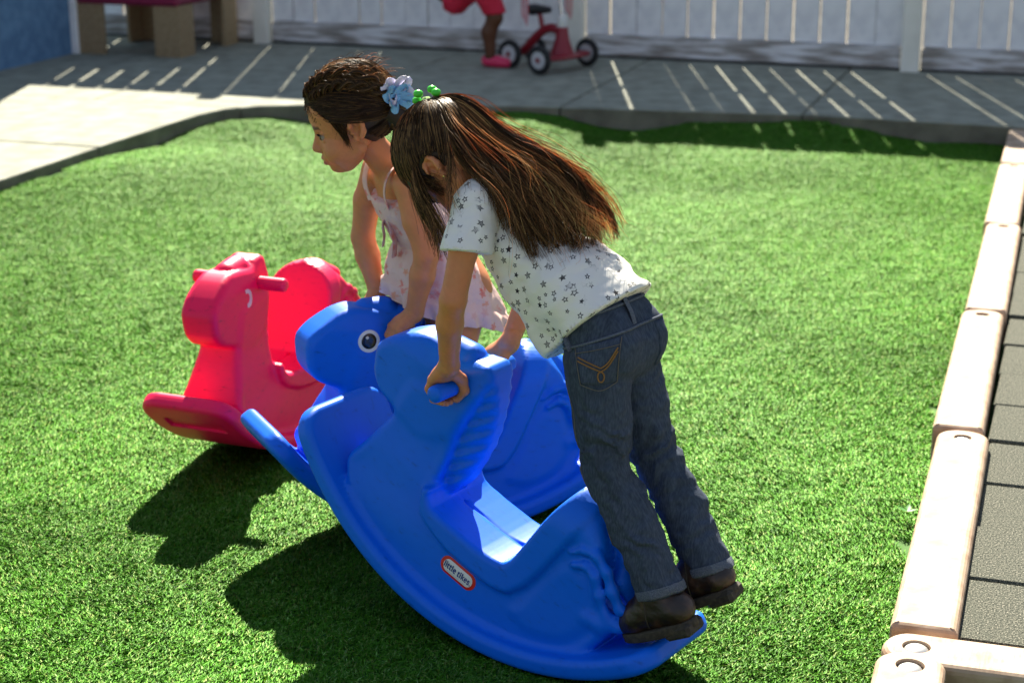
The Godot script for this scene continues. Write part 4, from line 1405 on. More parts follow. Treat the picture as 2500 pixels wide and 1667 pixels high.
	for s in [-1.0, 1.0]:
		ribbon(st, crv([Vector3(0.172, 0.735, 0.052 * s), Vector3(0.182, 0.775, 0.056 * s), Vector3(0.170, 0.815, 0.060 * s), Vector3(0.135, 0.833, 0.064 * s), Vector3(0.098, 0.800, 0.060 * s), Vector3(0.072, 0.752, 0.052 * s)], 22), Vector3(0.25, 0.1, s), 0.017, 0.016, 0.0018)
	obj("strap", st, M.dress, dress)
	var tie := MB.new()
	ribbon(tie, crv([Vector3(0.160, 0.720, -0.024), Vector3(0.158, 0.690, -0.030), Vector3(0.150, 0.660, -0.032), Vector3(0.152, 0.625, -0.030)], 14), Vector3(0.7, 0, -0.7), 0.016, 0.028, 0.002)
	ribbon(tie, crv([Vector3(0.160, 0.720, -0.018), Vector3(0.168, 0.695, -0.010), Vector3(0.164, 0.668, -0.006), Vector3(0.166, 0.645, -0.004)], 14), Vector3(0.5, 0, -0.8), 0.015, 0.024, 0.002)
	tie.ball(Vector3(0.162, 0.722, -0.021), Vector3(0.012, 0.010, 0.014), Basis(), 12, 8)
	obj("tie", tie, M.dress, dress)
	# hair
	var H := Blob.new(Vector3(-0.17, -0.11, -0.12), Vector3(0.12, 0.165, 0.12), 0.0055)
	H.ell(Vector3(-0.021, 0.043, 0), Vector3(0.107, 0.103, 0.087))
	H.cut(Vector3(0.058, 0.070, 0), Vector3(0.78, -0.62, 0), Vector3(-9, -9, -9), Vector3(9, 9, 9), 0.004)
	for s in [-1.0, 1.0]:
		H.ell(Vector3(-0.012, -0.006, 0.096 * s), Vector3(0.025, 0.034, 0.034), 0.004, Basis(), true)
	H.cap(Vector3(-0.115, -0.01, -0.035), Vector3(-0.128, -0.035, -0.045), 0.036, 0.028, 0.012)
	H.cap(Vector3(-0.115, -0.01, 0.035), Vector3(-0.128, -0.035, 0.045), 0.036, 0.028, 0.012)
	var hb := MB.new()
	H.mesh_into(hb, null, hx)
	var hair := obj("hair", hb, M.hair_base, t)
	var hs := MB.new()
	var rad := Vector3(0.110, 0.106, 0.090)
	var mid := Vector3(-0.021, 0.043, 0)
	for s in [-1.0, 1.0]:
		var bun := Vector3(-0.118, 0.010, 0.035 * s)
		combed(hs, hx, [Vector3(0.074, 0.088, 0.002 * s), Vector3(0.068, 0.086, 0.028 * s), Vector3(0.052, 0.066, 0.058 * s), Vector3(0.042, 0.044, 0.073 * s)], bun, rad, mid, 900, 101 + int(s), -0.30, 0.004)
		combed(hs, hx, [Vector3(-0.034, -0.022, 0.078 * s), Vector3(-0.056, -0.045, 0.056 * s), Vector3(-0.070, -0.058, 0.02 * s)], bun, rad, mid, 260, 105 + int(s), -0.35)
		combed(hs, hx, [Vector3(0.070, 0.092, 0.0), Vector3(0.035, 0.13, 0.004 * s), Vector3(-0.02, 0.148, 0.004 * s), Vector3(-0.08, 0.13, 0.003 * s), Vector3(-0.115, 0.09, 0.0)], bun, rad, mid, 700, 110 + int(s), 0.30, 0.004)
		# two-strand twist from the forehead back to the bun
		for row in 2:
			var pa := []
			for k in 60:
				var f := k / 59.0
				var d0 := ((Vector3(0.062, 0.092, (0.010 + 0.034 * row) * s) - mid) / rad).normalized()
				var d1 := ((Vector3(-0.020, 0.135, (0.045 + 0.038 * row) * s) - mid) / rad).normalized()
				var d2 := ((bun - mid) / rad).normalized()
				var d := d0.lerp(d1, f).lerp(d1.lerp(d2, f), f).normalized()
				pa.append([mid + d * rad * 1.02, d])
			for strand_i in 2:
				for q in 70:
					var r := RandomNumberGenerator.new()
					r.seed = 1000 + q + strand_i * 200 + row * 500
					var o1 := r.randf_range(-0.0048, 0.0048)
					var o2 := r.randf_range(-0.0048, 0.0048)
					var path := PackedVector3Array()
					for k in 60:
						var a := k / 59.0 * TAU * 5.5 + PI * strand_i
						var nrm: Vector3 = pa[k][1]
						var along: Vector3 = (pa[mini(k + 1, 59)][0] - pa[maxi(k - 1, 0)][0]).normalized()
						var side := along.cross(nrm).normalized()
						var w := 0.0085 * smoothstep(0.0, 0.1, k / 59.0)
						path.append(hx * (pa[k][0] + side * (cos(a) * w + o1) + nrm * (sin(a) * w * 0.8 + o2 + 0.002)))
					var c := lock_color(r, 0.12)
					hs.strand(path, 0.0009, 0.0009, c, c)
		# coiled bun
		for q in 240:
			var r := RandomNumberGenerator.new()
			r.seed = 3000 + q
			var path := PackedVector3Array()
			var a0 := r.randf() * TAU
			var tilt := r.randf_range(-0.9, 0.9)
			for k in 12:
				var a := a0 + k / 11.0 * 2.6
				var p := Vector3(cos(a), sin(a), tilt + 0.25 * sin(a * 2.0)).normalized()
				path.append(hx * (Vector3(-0.124, -0.022, 0.040 * s) + p * Vector3(0.036, 0.040, 0.034)))
			var c := lock_color(r, 0.15)
			hs.strand(path, 0.001, 0.0007, c, c)
	# the sideburns
	for s in [-1.0, 1.0]:
		var b1 := [Vector3(0.044, 0.056, 0.073 * s), Vector3(0.034, 0.028, 0.0765 * s), Vector3(0.022, -0.004, 0.074 * s), Vector3(0.016, -0.044, 0.064 * s)]
		var b2 := [Vector3(0.026, 0.056, 0.082 * s), Vector3(0.016, 0.032, 0.082 * s), Vector3(0.009, 0.010, 0.080 * s), Vector3(0.010, -0.016, 0.074 * s)]
		for g in [b1, b2]:
			for i in 4:
				g[i] = hx * g[i]
		locks(hs, [b1, b2], 260, 120 + int(s), 0.0018, -0.25, 0.0007, 10, 0.05)
	# flyaway hairs
	var fr := RandomNumberGenerator.new()
	fr.seed = 400
	for q in 150:
		var d := Vector3(fr.randf_range(-0.9, 0.9), fr.randf_range(0.1, 1.0), fr.randf_range(-0.8, 0.8)).normalized()
		var base := mid + d * rad
		var go := (Vector3(-0.9, 0.0, fr.randfn() * 0.5) + d * 0.35).normalized()
		var path := PackedVector3Array()
		var len := fr.randf_range(0.012, 0.042)
		for k in 7:
			var f := k / 6.0
			path.append(hx * (base + go * len * f + d * 0.010 * sin(f * 2.2) - Vector3(0, 0.010 * f * f, 0)))
		var c := lock_color(fr, 0.5)
		hs.strand(path, 0.0005, 0.0003, c, c)
	# baby hair on the forehead and before the ear
	for q in 130:
		var s := -1.0 if q % 2 else 1.0
		var f := fr.randf() * 0.5
		var base := Vector3(0.075, 0.082, 0.02 * s).lerp(Vector3(0.036, 0.0, 0.073 * s), f)
		var path := PackedVector3Array()
		var fall := Vector3(0.004 + fr.randfn() * 0.004, -fr.randf_range(0.008, 0.018), fr.randfn() * 0.004)
		for k in 6:
			var g := k / 5.0
			var p := base + fall * g
			var d := (p - Vector3(0.0, 0.0, 0)).normalized()
			path.append(hx * (p + d * 0.0075))
		var c := lock_color(fr, 0.1)
		hs.strand(path, 0.0007, 0.0003, c, c)
	obj("strands", hs, M.hair, hair)
	# bow of two ribbons
	var bow_at := hx * Vector3(-0.128, 0.040, -0.045)
	var bows := [[M.ribbon_pale, 0.006, 1.0], [M.ribbon_blue, -0.008, 0.9]]
	var bow: MeshInstance3D = null
	for q in bows:
		var bm := MB.new()
		for a in [0.5, 2.4, 3.5, 5.6]:
			var out := Vector3(cos(a) * 0.7, sin(a) * 0.8, -0.5 + 0.2 * sin(a * 3.0)).normalized()
			var sd := Vector3(-sin(a), cos(a), 0.2)
			var l: float = 0.034 * float(q[2])
			ribbon(bm, crv([bow_at, bow_at + out * l * 0.5 + sd * 0.010, bow_at + out * l + sd * 0.004, bow_at + out * l * 0.95 - sd * 0.008, bow_at + out * l * 0.45 - sd * 0.010, bow_at], 18), Vector3(0.3, 0.3, 1.0).cross(out), 0.020, 0.018, 0.0010)
		bm.ball(bow_at, Vector3(0.008, 0.008, 0.008), Basis(), 12, 8)
		for i in bm.v.size():
			bm.v[i] += Vector3(0.0, float(q[1]), -0.006 if q[1] < 0.0 else 0.0)
		if bow == null:
			bow = obj("hair_bow", bm, q[0], t)
		else:
			obj("lower_ribbon", bm, q[0], bow)


# ---------------------------------------------------------------- the child by the fence (cut off above the knees), ride-on, litter
func far_child() -> void:
	var t := thing("person", "child in red shorts and pink shoe by the fence, seen from the knee down", "person")
	t.transform = Transform3D(Basis(Vector3.UP, -0.35), Vector3(-0.125, PAVE, -10.30))
	# x = the way the child faces; right leg stands, left leg is bent back and up
	var B := Blob.new(Vector3(-0.50, 0.0, -0.20), Vector3(0.26, 1.02, 0.20), 0.011)
	B.limb([Vector3(0.0, 0.075, 0.0), Vector3(-0.008, 0.20, 0.0), Vector3(0.03, 0.285, 0.0), Vector3(-0.06, 0.52, 0.03)], [0.030, 0.043, 0.044, 0.066], 0.02)
	B.cap(Vector3(-0.015, 0.035, 0), Vector3(0.10, 0.026, 0.0), 0.027, 0.022, 0.015)
	B.limb([Vector3(-0.06, 0.50, -0.06), Vector3(-0.25, 0.345, -0.10), Vector3(-0.43, 0.44, -0.11), Vector3(-0.46, 0.50, -0.11)], [0.062, 0.045, 0.030, 0.026], 0.02)
	B.limb([Vector3(-0.07, 0.53, 0), Vector3(-0.02, 0.64, 0), Vector3(0.03, 0.78, 0)], [0.075, 0.07, 0.06], 0.02, 0.75)
	B.limb([Vector3(0.04, 0.82, 0), Vector3(0.06, 0.88, 0)], [0.036, 0.034], 0.02)
	for s in [-1.0, 1.0]:
		B.limb([Vector3(0.03, 0.79, 0.085 * s), Vector3(0.06, 0.66, 0.13 * s), Vector3(0.16, 0.58, 0.12 * s), Vector3(0.19, 0.56, 0.115 * s)], [0.034, 0.027, 0.020, 0.018], 0.015)
	var skin := MB.new()
	var dark := func(_p: Vector3) -> Color: return Color(0.115, 0.045, 0.022)
	B.mesh_into(skin, dark)
	head().mesh_into(skin, dark, Transform3D(Basis(), Vector3(0.07, 0.985, 0)))
	obj("body", skin, M.skin, t)
	var hm := MB.new()
	hm.ball(Vector3(0.045, 1.012, 0), Vector3(0.090, 0.086, 0.080), Basis(Vector3(0, 0, 1), 0.5), 24, 16)
	obj("hair", hm, M.hair_base, t)
	var S := Blob.new(Vector3(-0.40, 0.24, -0.21), Vector3(0.16, 0.88, 0.17), 0.010)
	S.limb([Vector3(0.036, 0.30, 0.0), Vector3(-0.06, 0.52, 0.03)], [0.062, 0.086], 0.02)
	S.limb([Vector3(-0.06, 0.50, -0.06), Vector3(-0.25, 0.350, -0.10), Vector3(-0.30, 0.36, -0.105)], [0.085, 0.066, 0.060], 0.02)
	S.limb([Vector3(-0.07, 0.53, 0), Vector3(-0.02, 0.64, 0), Vector3(0.02, 0.77, 0)], [0.088, 0.078, 0.07], 0.03, 0.75)
	var fold := noise(1.0, 2, 83)
	S.swell(func(p: Vector3) -> float: return 0.006 * fold.get_noise_3d(p.x * 16.0, p.y * 16.0, p.z * 16.0))
	S.cut(Vector3(0.03, 0.305, 0), Vector3(0.1, -1.0, 0), Vector3(-0.06, -9, -9), Vector3(9, 9, 9))
	S.cut(Vector3(-0.315, 0.36, 0), Vector3(-1.0, 0.1, 0))
	var sm := MB.new()
	S.mesh_into(sm)
	obj("shorts_and_top", sm, M.skirt_red, t)
	var H := Blob.new(Vector3(-0.08, -0.005, -0.06), Vector3(0.16, 0.12, 0.06), 0.006)
	H.limb([Vector3(-0.018, 0.036, 0), Vector3(0.05, 0.034, 0), Vector3(0.10, 0.030, 0)], [0.034, 0.035, 0.032], 0.01, 0.9)
	H.cap(Vector3(-0.026, 0.05, 0), Vector3(-0.028, 0.075, 0), 0.022, 0.014, 0.012)
	H.cap(Vector3(-0.005, 0.16, 0), Vector3(-0.003, 0.070, 0), 0.036, 0.036, 0.004, 1.0, true)
	H.cut(Vector3(0, 0.004, 0), Vector3.DOWN)
	var shm := MB.new()
	H.mesh_into(shm)
	var shoe := obj("shoe", shm, M.shoe_pink, t)
	var pr := MB.new()
	for q in [Vector3(0.085, 0.058, 0.0), Vector3(0.100, 0.052, 0.012), Vector3(0.105, 0.050, -0.012), Vector3(0.070, 0.062, 0.010)]:
		pr.ball(H.hit(q + Vector3(0, 0.05, 0), Vector3.DOWN, 0.1), Vector3(0.011, 0.004, 0.011), Basis(), 10, 6)
	obj("shoe_ornament", pr, M.shoe_print, shoe)


func wheel(t: Node3D, at: Vector3, axis: Vector3, r: float) -> void:
	var tm := MB.new()
	var prof := []
	for i in 17:
		var a := TAU * i / 16
		prof.append([r - 0.019 + 0.019 * cos(a), 0.0165 * sin(a)])
	prof.reverse()
	tm.lathe(at, axis, prof, 28)
	var w := obj("wheel", tm, M.tyre, t)
	var hm := MB.new()
	hm.lathe(at, axis, [[0.0, -0.013], [0.02, -0.013], [r - 0.040, -0.009], [r - 0.026, -0.013], [r - 0.024, 0.0], [r - 0.026, 0.013], [r - 0.040, 0.009], [0.02, 0.013], [0.0, 0.013]], 24)
	obj("hub", hm, M.hub, w)
	var cm := MB.new()
	cm.lathe(at, axis, [[0.014, -0.020], [0.014, 0.020]], 12)
	cm.lathe(at, axis, [[0.0, -0.0205], [0.0135, -0.0205]], 12)
	cm.lathe(at, axis, [[0.0135, 0.0205], [0.0, 0.0205]], 12)
	obj("hub_cap", cm, M.cart_red, w)


func ride_on() -> void:
	# four-wheeled scooter toy; x = front axle direction to the right, z towards the viewer
	var A := Vector3(0.152, 0, -9.99)
	var C := Vector3(0.433, 0, -10.33)
	var ax := (C - A).normalized()
	var fwd := Vector3(-ax.z, 0, ax.x)
	if fwd.z < 0.0:
		fwd = -fwd
	var t := thing("ride_on_scooter", "red four-wheeled ride-on toy with black seat by the white fence", "ride-on toy", Vector3((A.x + C.x) / 2, PAVE, (A.z + C.z) / 2), 0.0)
	var half := (C - A).length() / 2
	var r := 0.082
	for s in [-1.0, 1.0]:
		wheel(t, ax * half * s + Vector3(0, r, 0), ax, r)
	var rear := -fwd * 0.30
	for s in [-1.0, 1.0]:
		wheel(t, rear + ax * 0.115 * s + Vector3(0, r, 0), ax, r)
	# front deck
	var d := MB.new()
	var path := []
	for i in 9:
		var f := i / 8.0 * 2.0 - 1.0
		path.append(ax * (half - 0.035) * f + Vector3(0, 0.082, 0) + fwd * 0.035 * (1.0 - f * f))
	d.tube(path, [0.045], 12, true, 0.36)
	obj("front_axle_cover", d, M.cart_red, t)
	var cone := MB.new()
	cone.lathe(Vector3(0, 0.085, 0) - fwd * 0.01, Vector3.UP, [[0.075, 0.0], [0.062, 0.03], [0.042, 0.09], [0.034, 0.14], [0.034, 0.16], [0.0, 0.16]], 22)
	obj("fork", cone, M.cart_red, t)
	var col := MB.new()
	col.lathe(Vector3(0, 0.245, 0) - fwd * 0.01, Vector3.UP, [[0.0, 0.0], [0.030, 0.001], [0.028, 0.06], [0.020, 0.065], [0.0, 0.065]], 18)
	obj("collar", col, M.white, t)
	var tube := MB.new()
	tube.tube(crv([Vector3(0, 0.22, 0) - fwd * 0.02, Vector3(0, 0.235, 0) - fwd * 0.09, Vector3(0, 0.20, 0) - fwd * 0.17, Vector3(0, 0.11, 0) - fwd * 0.27, Vector3(0, 0.082, 0) - fwd * 0.31], 18), [0.026], 12)
	tube.tube([rear + ax * 0.105 + Vector3(0, r, 0), rear - ax * 0.105 + Vector3(0, r, 0)], [0.014], 10)
	tube.tube([Vector3(0, 0.21, 0) - fwd * 0.15, Vector3(0, 0.315, 0) - fwd * 0.175], [0.014], 10)
	obj("frame", tube, M.cart_red, t)
	var S := Blob.new(Vector3(-0.2, 0.26, -0.35), Vector3(0.25, 0.42, 0.1), 0.006)
	var sc := Vector3(0, 0.335, 0) - fwd * 0.185
	S.cap(sc - fwd * 0.045 - ax * 0.025, sc - fwd * 0.045 + ax * 0.025, 0.034, 0.034, 0.0)
	S.cap(sc - fwd * 0.03, sc + fwd * 0.075, 0.036, 0.020, 0.02)
	S.cut(sc + Vector3(0, 0.024, 0), Vector3.UP, Vector3(-9, -9, -9), Vector3(9, 9, 9), 0.012)
	var smb := MB.new()
	S.mesh_into(smb)
	var seat := obj("seat", smb, M.seat_black, t)
	var bolt := MB.new()
	bolt.ball(sc - fwd * 0.079 + Vector3(0, 0.004, 0), Vector3(0.006, 0.006, 0.006), Basis(), 10, 8)
	obj("bolt", bolt, M.steel, seat)
	var st := MB.new()
	st.tube([Vector3(0, 0.29, 0) - fwd * 0.01, Vector3(0, 0.47, 0) - fwd * 0.035], [0.0115], 10)
	st.tube(crv([ax * -0.17 + Vector3(0, 0.475, 0) - fwd * 0.10, ax * -0.10 + Vector3(0, 0.475, 0) - fwd * 0.055, Vector3(0, 0.47, 0) - fwd * 0.035, ax * 0.10 + Vector3(0, 0.475, 0) - fwd * 0.055, ax * 0.17 + Vector3(0, 0.475, 0) - fwd * 0.10], 17), [0.010], 10)
	obj("handlebar", st, M.steel, t)
	for s in [-1.0, 1.0]:
		var gm := MB.new()
		var g0: Vector3 = ax * 0.17 * s + Vector3(0, 0.475, 0) - fwd * 0.10
		gm.tube([g0 - ax * 0.06 * s + fwd * 0.03, g0 + ax * 0.03 * s - fwd * 0.02], [0.015], 12)
		var grip := obj("grip", gm, M.cart_red, t)
		var sm := MB.new()
		for k in 3:
			var o: Vector3 = g0 + ax * 0.03 * s - fwd * 0.02
			ribbon(sm, crv([o, o + Vector3(0.012 * (k - 1), -0.05, 0.004 * k), o + Vector3(0.016 * (k - 1), -0.13, 0.006 * k), o + Vector3(0.010 * (k - 1), -0.17 - 0.02 * k, 0.0)], 12), ax, 0.010, 0.010, 0.0008)
		obj("streamer", sm, M.skirt_red, grip)


func litter() -> void:
	var spots := [
		["fallen_leaf", "small bright green leaves lying on the turf beside the timber row", "leaf", Vector3(0.897, 0.016, -3.763), 0.016, M.leaf, 4],
		["dry_leaf", "dry yellowish leaf bits on the turf left of the second timber of the row", "leaf", Vector3(1.245, 0.014, -4.66), 0.017, M.dry_leaf, 5],
		["weed", "tiny green weed at the far corner of turf and timbers", "weed", Vector3(2.36, 0.02, -8.42), 0.03, M.leaf, 5]]
	for q in spots:
		var mb := MB.new()
		for k in int(q[6]):
			var a := TAU * k / int(q[6]) + 0.4
			var d := Vector3(cos(a), 0.35, sin(a)).normalized()
			var r: float = q[4]
			var c := d * r * 0.8
			var w := d.cross(Vector3.UP).normalized() * r * 0.42
			mb.sheet([PackedVector3Array([w * -0.15, Vector3(0, -r * 0.03, 0), w * 0.15]), PackedVector3Array([c - w, c - Vector3(0, r * 0.15, 0), c + w]), PackedVector3Array([c + d * r * 0.8 - w * 0.12, c + d * r * 0.82, c + d * r * 0.8 + w * 0.12])])
		var o := obj(q[0], mb, q[5])
		o.position = q[3]
		tag(o, q[1], q[2])
	var st := MB.new()
	st.ball(Vector3.ZERO, Vector3(0.022, 0.012, 0.016), Basis(), 12, 8)
	var s := obj("pebble", st, M.hub)
	s.position = Vector3(-1.50, 0.03, -8.86)
	tag(s, "pale pebble on the turf against the curved kerb", "pebble")


# ---------------------------------------------------------------- mesh buffer
class MB:
	var v := PackedVector3Array()
	var n := PackedVector3Array()
	var c := PackedColorArray()
	var uv := PackedVector2Array()
	var ix := PackedInt32Array()
	var col := Color(1, 1, 1)

	func put(p: Vector3, q: Vector3, t := Vector2.ZERO) -> int:
		v.append(p); n.append(q); c.append(col); uv.append(t)
		return v.size() - 1

	func face(pts: Array, out := Vector3.ZERO) -> void:
		var k: int = pts.size()
		var nn := Vector3.ZERO
		for i in k:
			var a: Vector3 = pts[i]
			var b: Vector3 = pts[(i + 1) % k]
			nn += a.cross(b)
		nn = nn.normalized()
		var flip := out != Vector3.ZERO and nn.dot(out) < 0.0
		if flip:
			nn = -nn
		var s := v.size()
		for p in pts:
			put(p, nn)
		for i in range(1, k - 1):
			if flip:
				ix.append_array([s, s + i, s + i + 1])
			else:
				ix.append_array([s, s + i + 1, s + i])

	# rows of points: a smooth sheet; outward is (along row) x (to the next row)
	func sheet(rows: Array, closed := false, uvs := []) -> void:
		var s := v.size()
		var w: int = rows[0].size()
		for r in rows.size():
			for i in w:
				put(rows[r][i], Vector3.ZERO, uvs[r][i] if uvs.size() else Vector2(float(i) / w, float(r) / rows.size()))
		var acc := PackedVector3Array()
		acc.resize(rows.size() * w)
		for r in rows.size() - 1:
			for i in (w if closed else w - 1):
				var j := (i + 1) % w
				var a := r * w + i
				var b := r * w + j
				var d := (r + 1) * w + i
				var e := (r + 1) * w + j
				var q := (v[s + e] - v[s + a]).cross(v[s + d] - v[s + b])
				acc[a] += q; acc[b] += q; acc[d] += q; acc[e] += q
				ix.append_array([s + a, s + e, s + b, s + a, s + d, s + e])
		for i in acc.size():
			n[s + i] = acc[i].normalized()

	func fan(ring: PackedVector3Array, tip: Vector3, out: Vector3) -> void:
		var w := ring.size()
		for i in w:
			face([ring[i], ring[(i + 1) % w], tip], out)

	# chamfered box
	func cbox(at: Vector3, size: Vector3, ch := 0.004, b := Basis()) -> void:
		var hs := size * 0.5
		ch = minf(ch, minf(hs.x, minf(hs.y, hs.z)) * 0.9)
		for ax in 3:
			var a1 := (ax + 1) % 3
			var a2 := (ax + 2) % 3
			for s in [-1.0, 1.0]:
				var pts := []
				for q in [[-1, -1], [1, -1], [1, 1], [-1, 1]]:
					var p := Vector3.ZERO
					p[ax] = s * hs[ax]
					p[a1] = q[0] * (hs[a1] - ch)
					p[a2] = q[1] * (hs[a2] - ch)
					pts.append(at + b * p)
				var o := Vector3.ZERO
				o[ax] = s
				face(pts, b * o)
			for s in [-1.0, 1.0]:
				for t in [-1.0, 1.0]:
					var pts := []
					for q in [[0, -1], [0, 1], [1, 1], [1, -1]]:
						var p := Vector3.ZERO
						p[a1] = s * (hs[a1] - (ch if q[0] == 1 else 0.0))
						p[a2] = t * (hs[a2] - (ch if q[0] == 0 else 0.0))
						p[ax] = q[1] * (hs[ax] - ch)
						pts.append(at + b * p)
					var o := Vector3.ZERO
					o[a1] = s
					o[a2] = t
					face(pts, b * o)
		for sx in [-1.0, 1.0]:
			for sy in [-1.0, 1.0]:
				for sz in [-1.0, 1.0]:
					var o := Vector3(sx, sy, sz)
					var k := hs * o
					face([at + b * (k - Vector3(0, ch * sy, ch * sz)), at + b * (k - Vector3(ch * sx, 0, ch * sz)), at + b * (k - Vector3(ch * sx, ch * sy, 0))], b * o)

	# vertical prism of a plan polygon (x, z); bevelled top edge
	func prism(plan: PackedVector2Array, y0: float, y1: float, bev := 0.0, steps := 1, hole := Vector3.ZERO) -> void:
		var poly := plan
		var area := 0.0
		for i in poly.size():
			area += poly[i].cross(poly[(i + 1) % poly.size()])
		if area < 0.0:
			poly = poly.duplicate()
			poly.reverse()
		var k := poly.size()
		var mit := PackedVector2Array()
		for i in k:
			var e0 := (poly[i] - poly[(i + k - 1) % k]).normalized()
			var e1 := (poly[(i + 1) % k] - poly[i]).normalized()
			var m := Vector2(-e0.y, e0.x) + Vector2(-e1.y, e1.x)
			mit.append(m / maxf(0.4, m.length_squared() * 0.5))
		var rings := [[0.0, y0]]
		if bev > 0.0:
			for t in steps + 1:
				var a := PI / 2 * t / steps
				rings.append([bev * (1.0 - cos(a)), y1 - bev + bev * sin(a)])
		else:
			rings.append([0.0, y1])
		for r in rings.size() - 1:
			for i in k:
				var j := (i + 1) % k
				var q := []
				for w in [[i, r], [j, r], [j, r + 1], [i, r + 1]]:
					var p: Vector2 = poly[w[0]] + mit[w[0]] * float(rings[w[1]][0])
					q.append(Vector3(p.x, rings[w[1]][1], p.y))
				var e := poly[j] - poly[i]
				face(q, Vector3(e.y, 0.3, -e.x))
		var top := PackedVector2Array()
		var ins: float = rings[rings.size() - 1][0]
		for i in k:
			top.append(poly[i] + mit[i] * ins)
		var tops := [top]
		if hole.z > 0.0:
			tops = []
			var c := Vector2(hole.x, hole.y)
			var circ := PackedVector2Array()
			for i in 24:
				circ.append(c + Vector2.from_angle(TAU * i / 24) * hole.z)
			for s in [-1.0, 1.0]:
				var half := PackedVector2Array([c + Vector2(0, -9), c + Vector2(0, 9), c + Vector2(9 * s, 9), c + Vector2(9 * s, -9)])
				for part in Geometry2D.intersect_polygons(top, half):
					tops.append_array(Geometry2D.clip_polygons(part, circ))
			var deep := y1 - 0.02
			for i in 24:
				var a := circ[i]
				var b := circ[(i + 1) % 24]
				face([Vector3(a.x, y1, a.y), Vector3(b.x, y1, b.y), Vector3(b.x, deep, b.y), Vector3(a.x, deep, a.y)], Vector3(c.x - a.x, 0, c.y - a.y))
				face([Vector3(a.x, deep, a.y), Vector3(b.x, deep, b.y), Vector3(c.x, deep, c.y)], Vector3.UP)
		for t in tops:
			var tri := Geometry2D.triangulate_polygon(t)
			for i in range(0, tri.size(), 3):
				var q := []
				for w in 3:
					q.append(Vector3(t[tri[i + w]].x, y1, t[tri[i + w]].y))
				face(q, Vector3.UP)

	func tube(path: Array, rad: Array, sides := 8, caps := true, flat := 1.0, up := Vector3.UP) -> void:
		var rows := []
		var m: int = path.size()
		var ref := up
		for k in m:
			var d: Vector3 = (path[mini(k + 1, m - 1)] - path[maxi(k - 1, 0)]).normalized()
			var a := ref - d * ref.dot(d)
			if a.length() < 0.01:
				a = d.cross(Vector3(0.3, 0.5, 0.8))
			a = a.normalized()
			ref = a
			var b := d.cross(a)
			var row := PackedVector3Array()
			for i in sides:
				var t := TAU * i / sides
				row.append(path[k] + (a * cos(t) * flat + b * sin(t)) * float(rad[mini(k, rad.size() - 1)]))
			rows.append(row)
		sheet(rows, true)
		if caps:
			fan(rows[0], path[0], path[0] - path[1])
			fan(rows[m - 1], path[m - 1], path[m - 1] - path[m - 2])

	func ball(at: Vector3, r: Vector3, b := Basis(), nu := 20, nv := 12) -> void:
		var rows := []
		for j in nv + 1:
			var t := PI * j / nv
			var row := PackedVector3Array()
			for i in nu:
				var p := TAU * i / nu
				row.append(at + b * (Vector3(sin(t) * cos(p), cos(t), sin(t) * sin(p)) * r))
			rows.append(row)
		sheet(rows, true)

	# surface of revolution about an axis: prof is [[radius, along], ...]
	func lathe(at: Vector3, axis: Vector3, prof: Array, nu := 24) -> void:
		var a := axis.cross(Vector3(0.31, 0.82, 0.47)).normalized()
		var b := axis.cross(a)
		var rows := []
		for q in prof:
			var row := PackedVector3Array()
			for i in nu:
				var t := TAU * i / nu
				row.append(at + axis * float(q[1]) + (a * cos(t) + b * sin(t)) * float(q[0]))
			rows.append(row)
		sheet(rows, true)

	func strand(path: PackedVector3Array, r0: float, r1: float, c0: Color, c1: Color) -> void:
		var s := v.size()
		var m := path.size()
		for k in m:
			var d := (path[mini(k + 1, m - 1)] - path[maxi(k - 1, 0)]).normalized()
			var a := d.cross(Vector3(0.37, 0.71, 0.59)).normalized()
			var b := d.cross(a)
			var f := float(k) / (m - 1)
			var r := lerpf(r0, r1, f)
			var cc := c0.lerp(c1, f)
			for q in [a, a * -0.5 + b * 0.87, a * -0.5 - b * 0.87]:
				v.append(path[k] + q * r); n.append(q); c.append(cc); uv.append(Vector2.ZERO)
			if k:
				for i in 3:
					var j := (i + 1) % 3
					var o := s + (k - 1) * 3
					ix.append_array([o + i, o + 3 + j, o + j, o + i, o + 3 + i, o + 3 + j])

	func add(o: MB, x := Transform3D()) -> void:
		var s := v.size()
		for i in o.v.size():
			v.append(x * o.v[i])
			n.append((x.basis * o.n[i]).normalized())
		c.append_array(o.c)
		uv.append_array(o.uv)
		for i in o.ix:
			ix.append(i + s)

	func mesh() -> ArrayMesh:
		var a := []
		a.resize(Mesh.ARRAY_MAX)
		a[Mesh.ARRAY_VERTEX] = v
		a[Mesh.ARRAY_NORMAL] = n
		a[Mesh.ARRAY_COLOR] = c
		a[Mesh.ARRAY_TEX_UV] = uv
		a[Mesh.ARRAY_INDEX] = ix
		var m := ArrayMesh.new()
		m.add_surface_from_arrays(Mesh.PRIMITIVE_TRIANGLES, a)
		return m


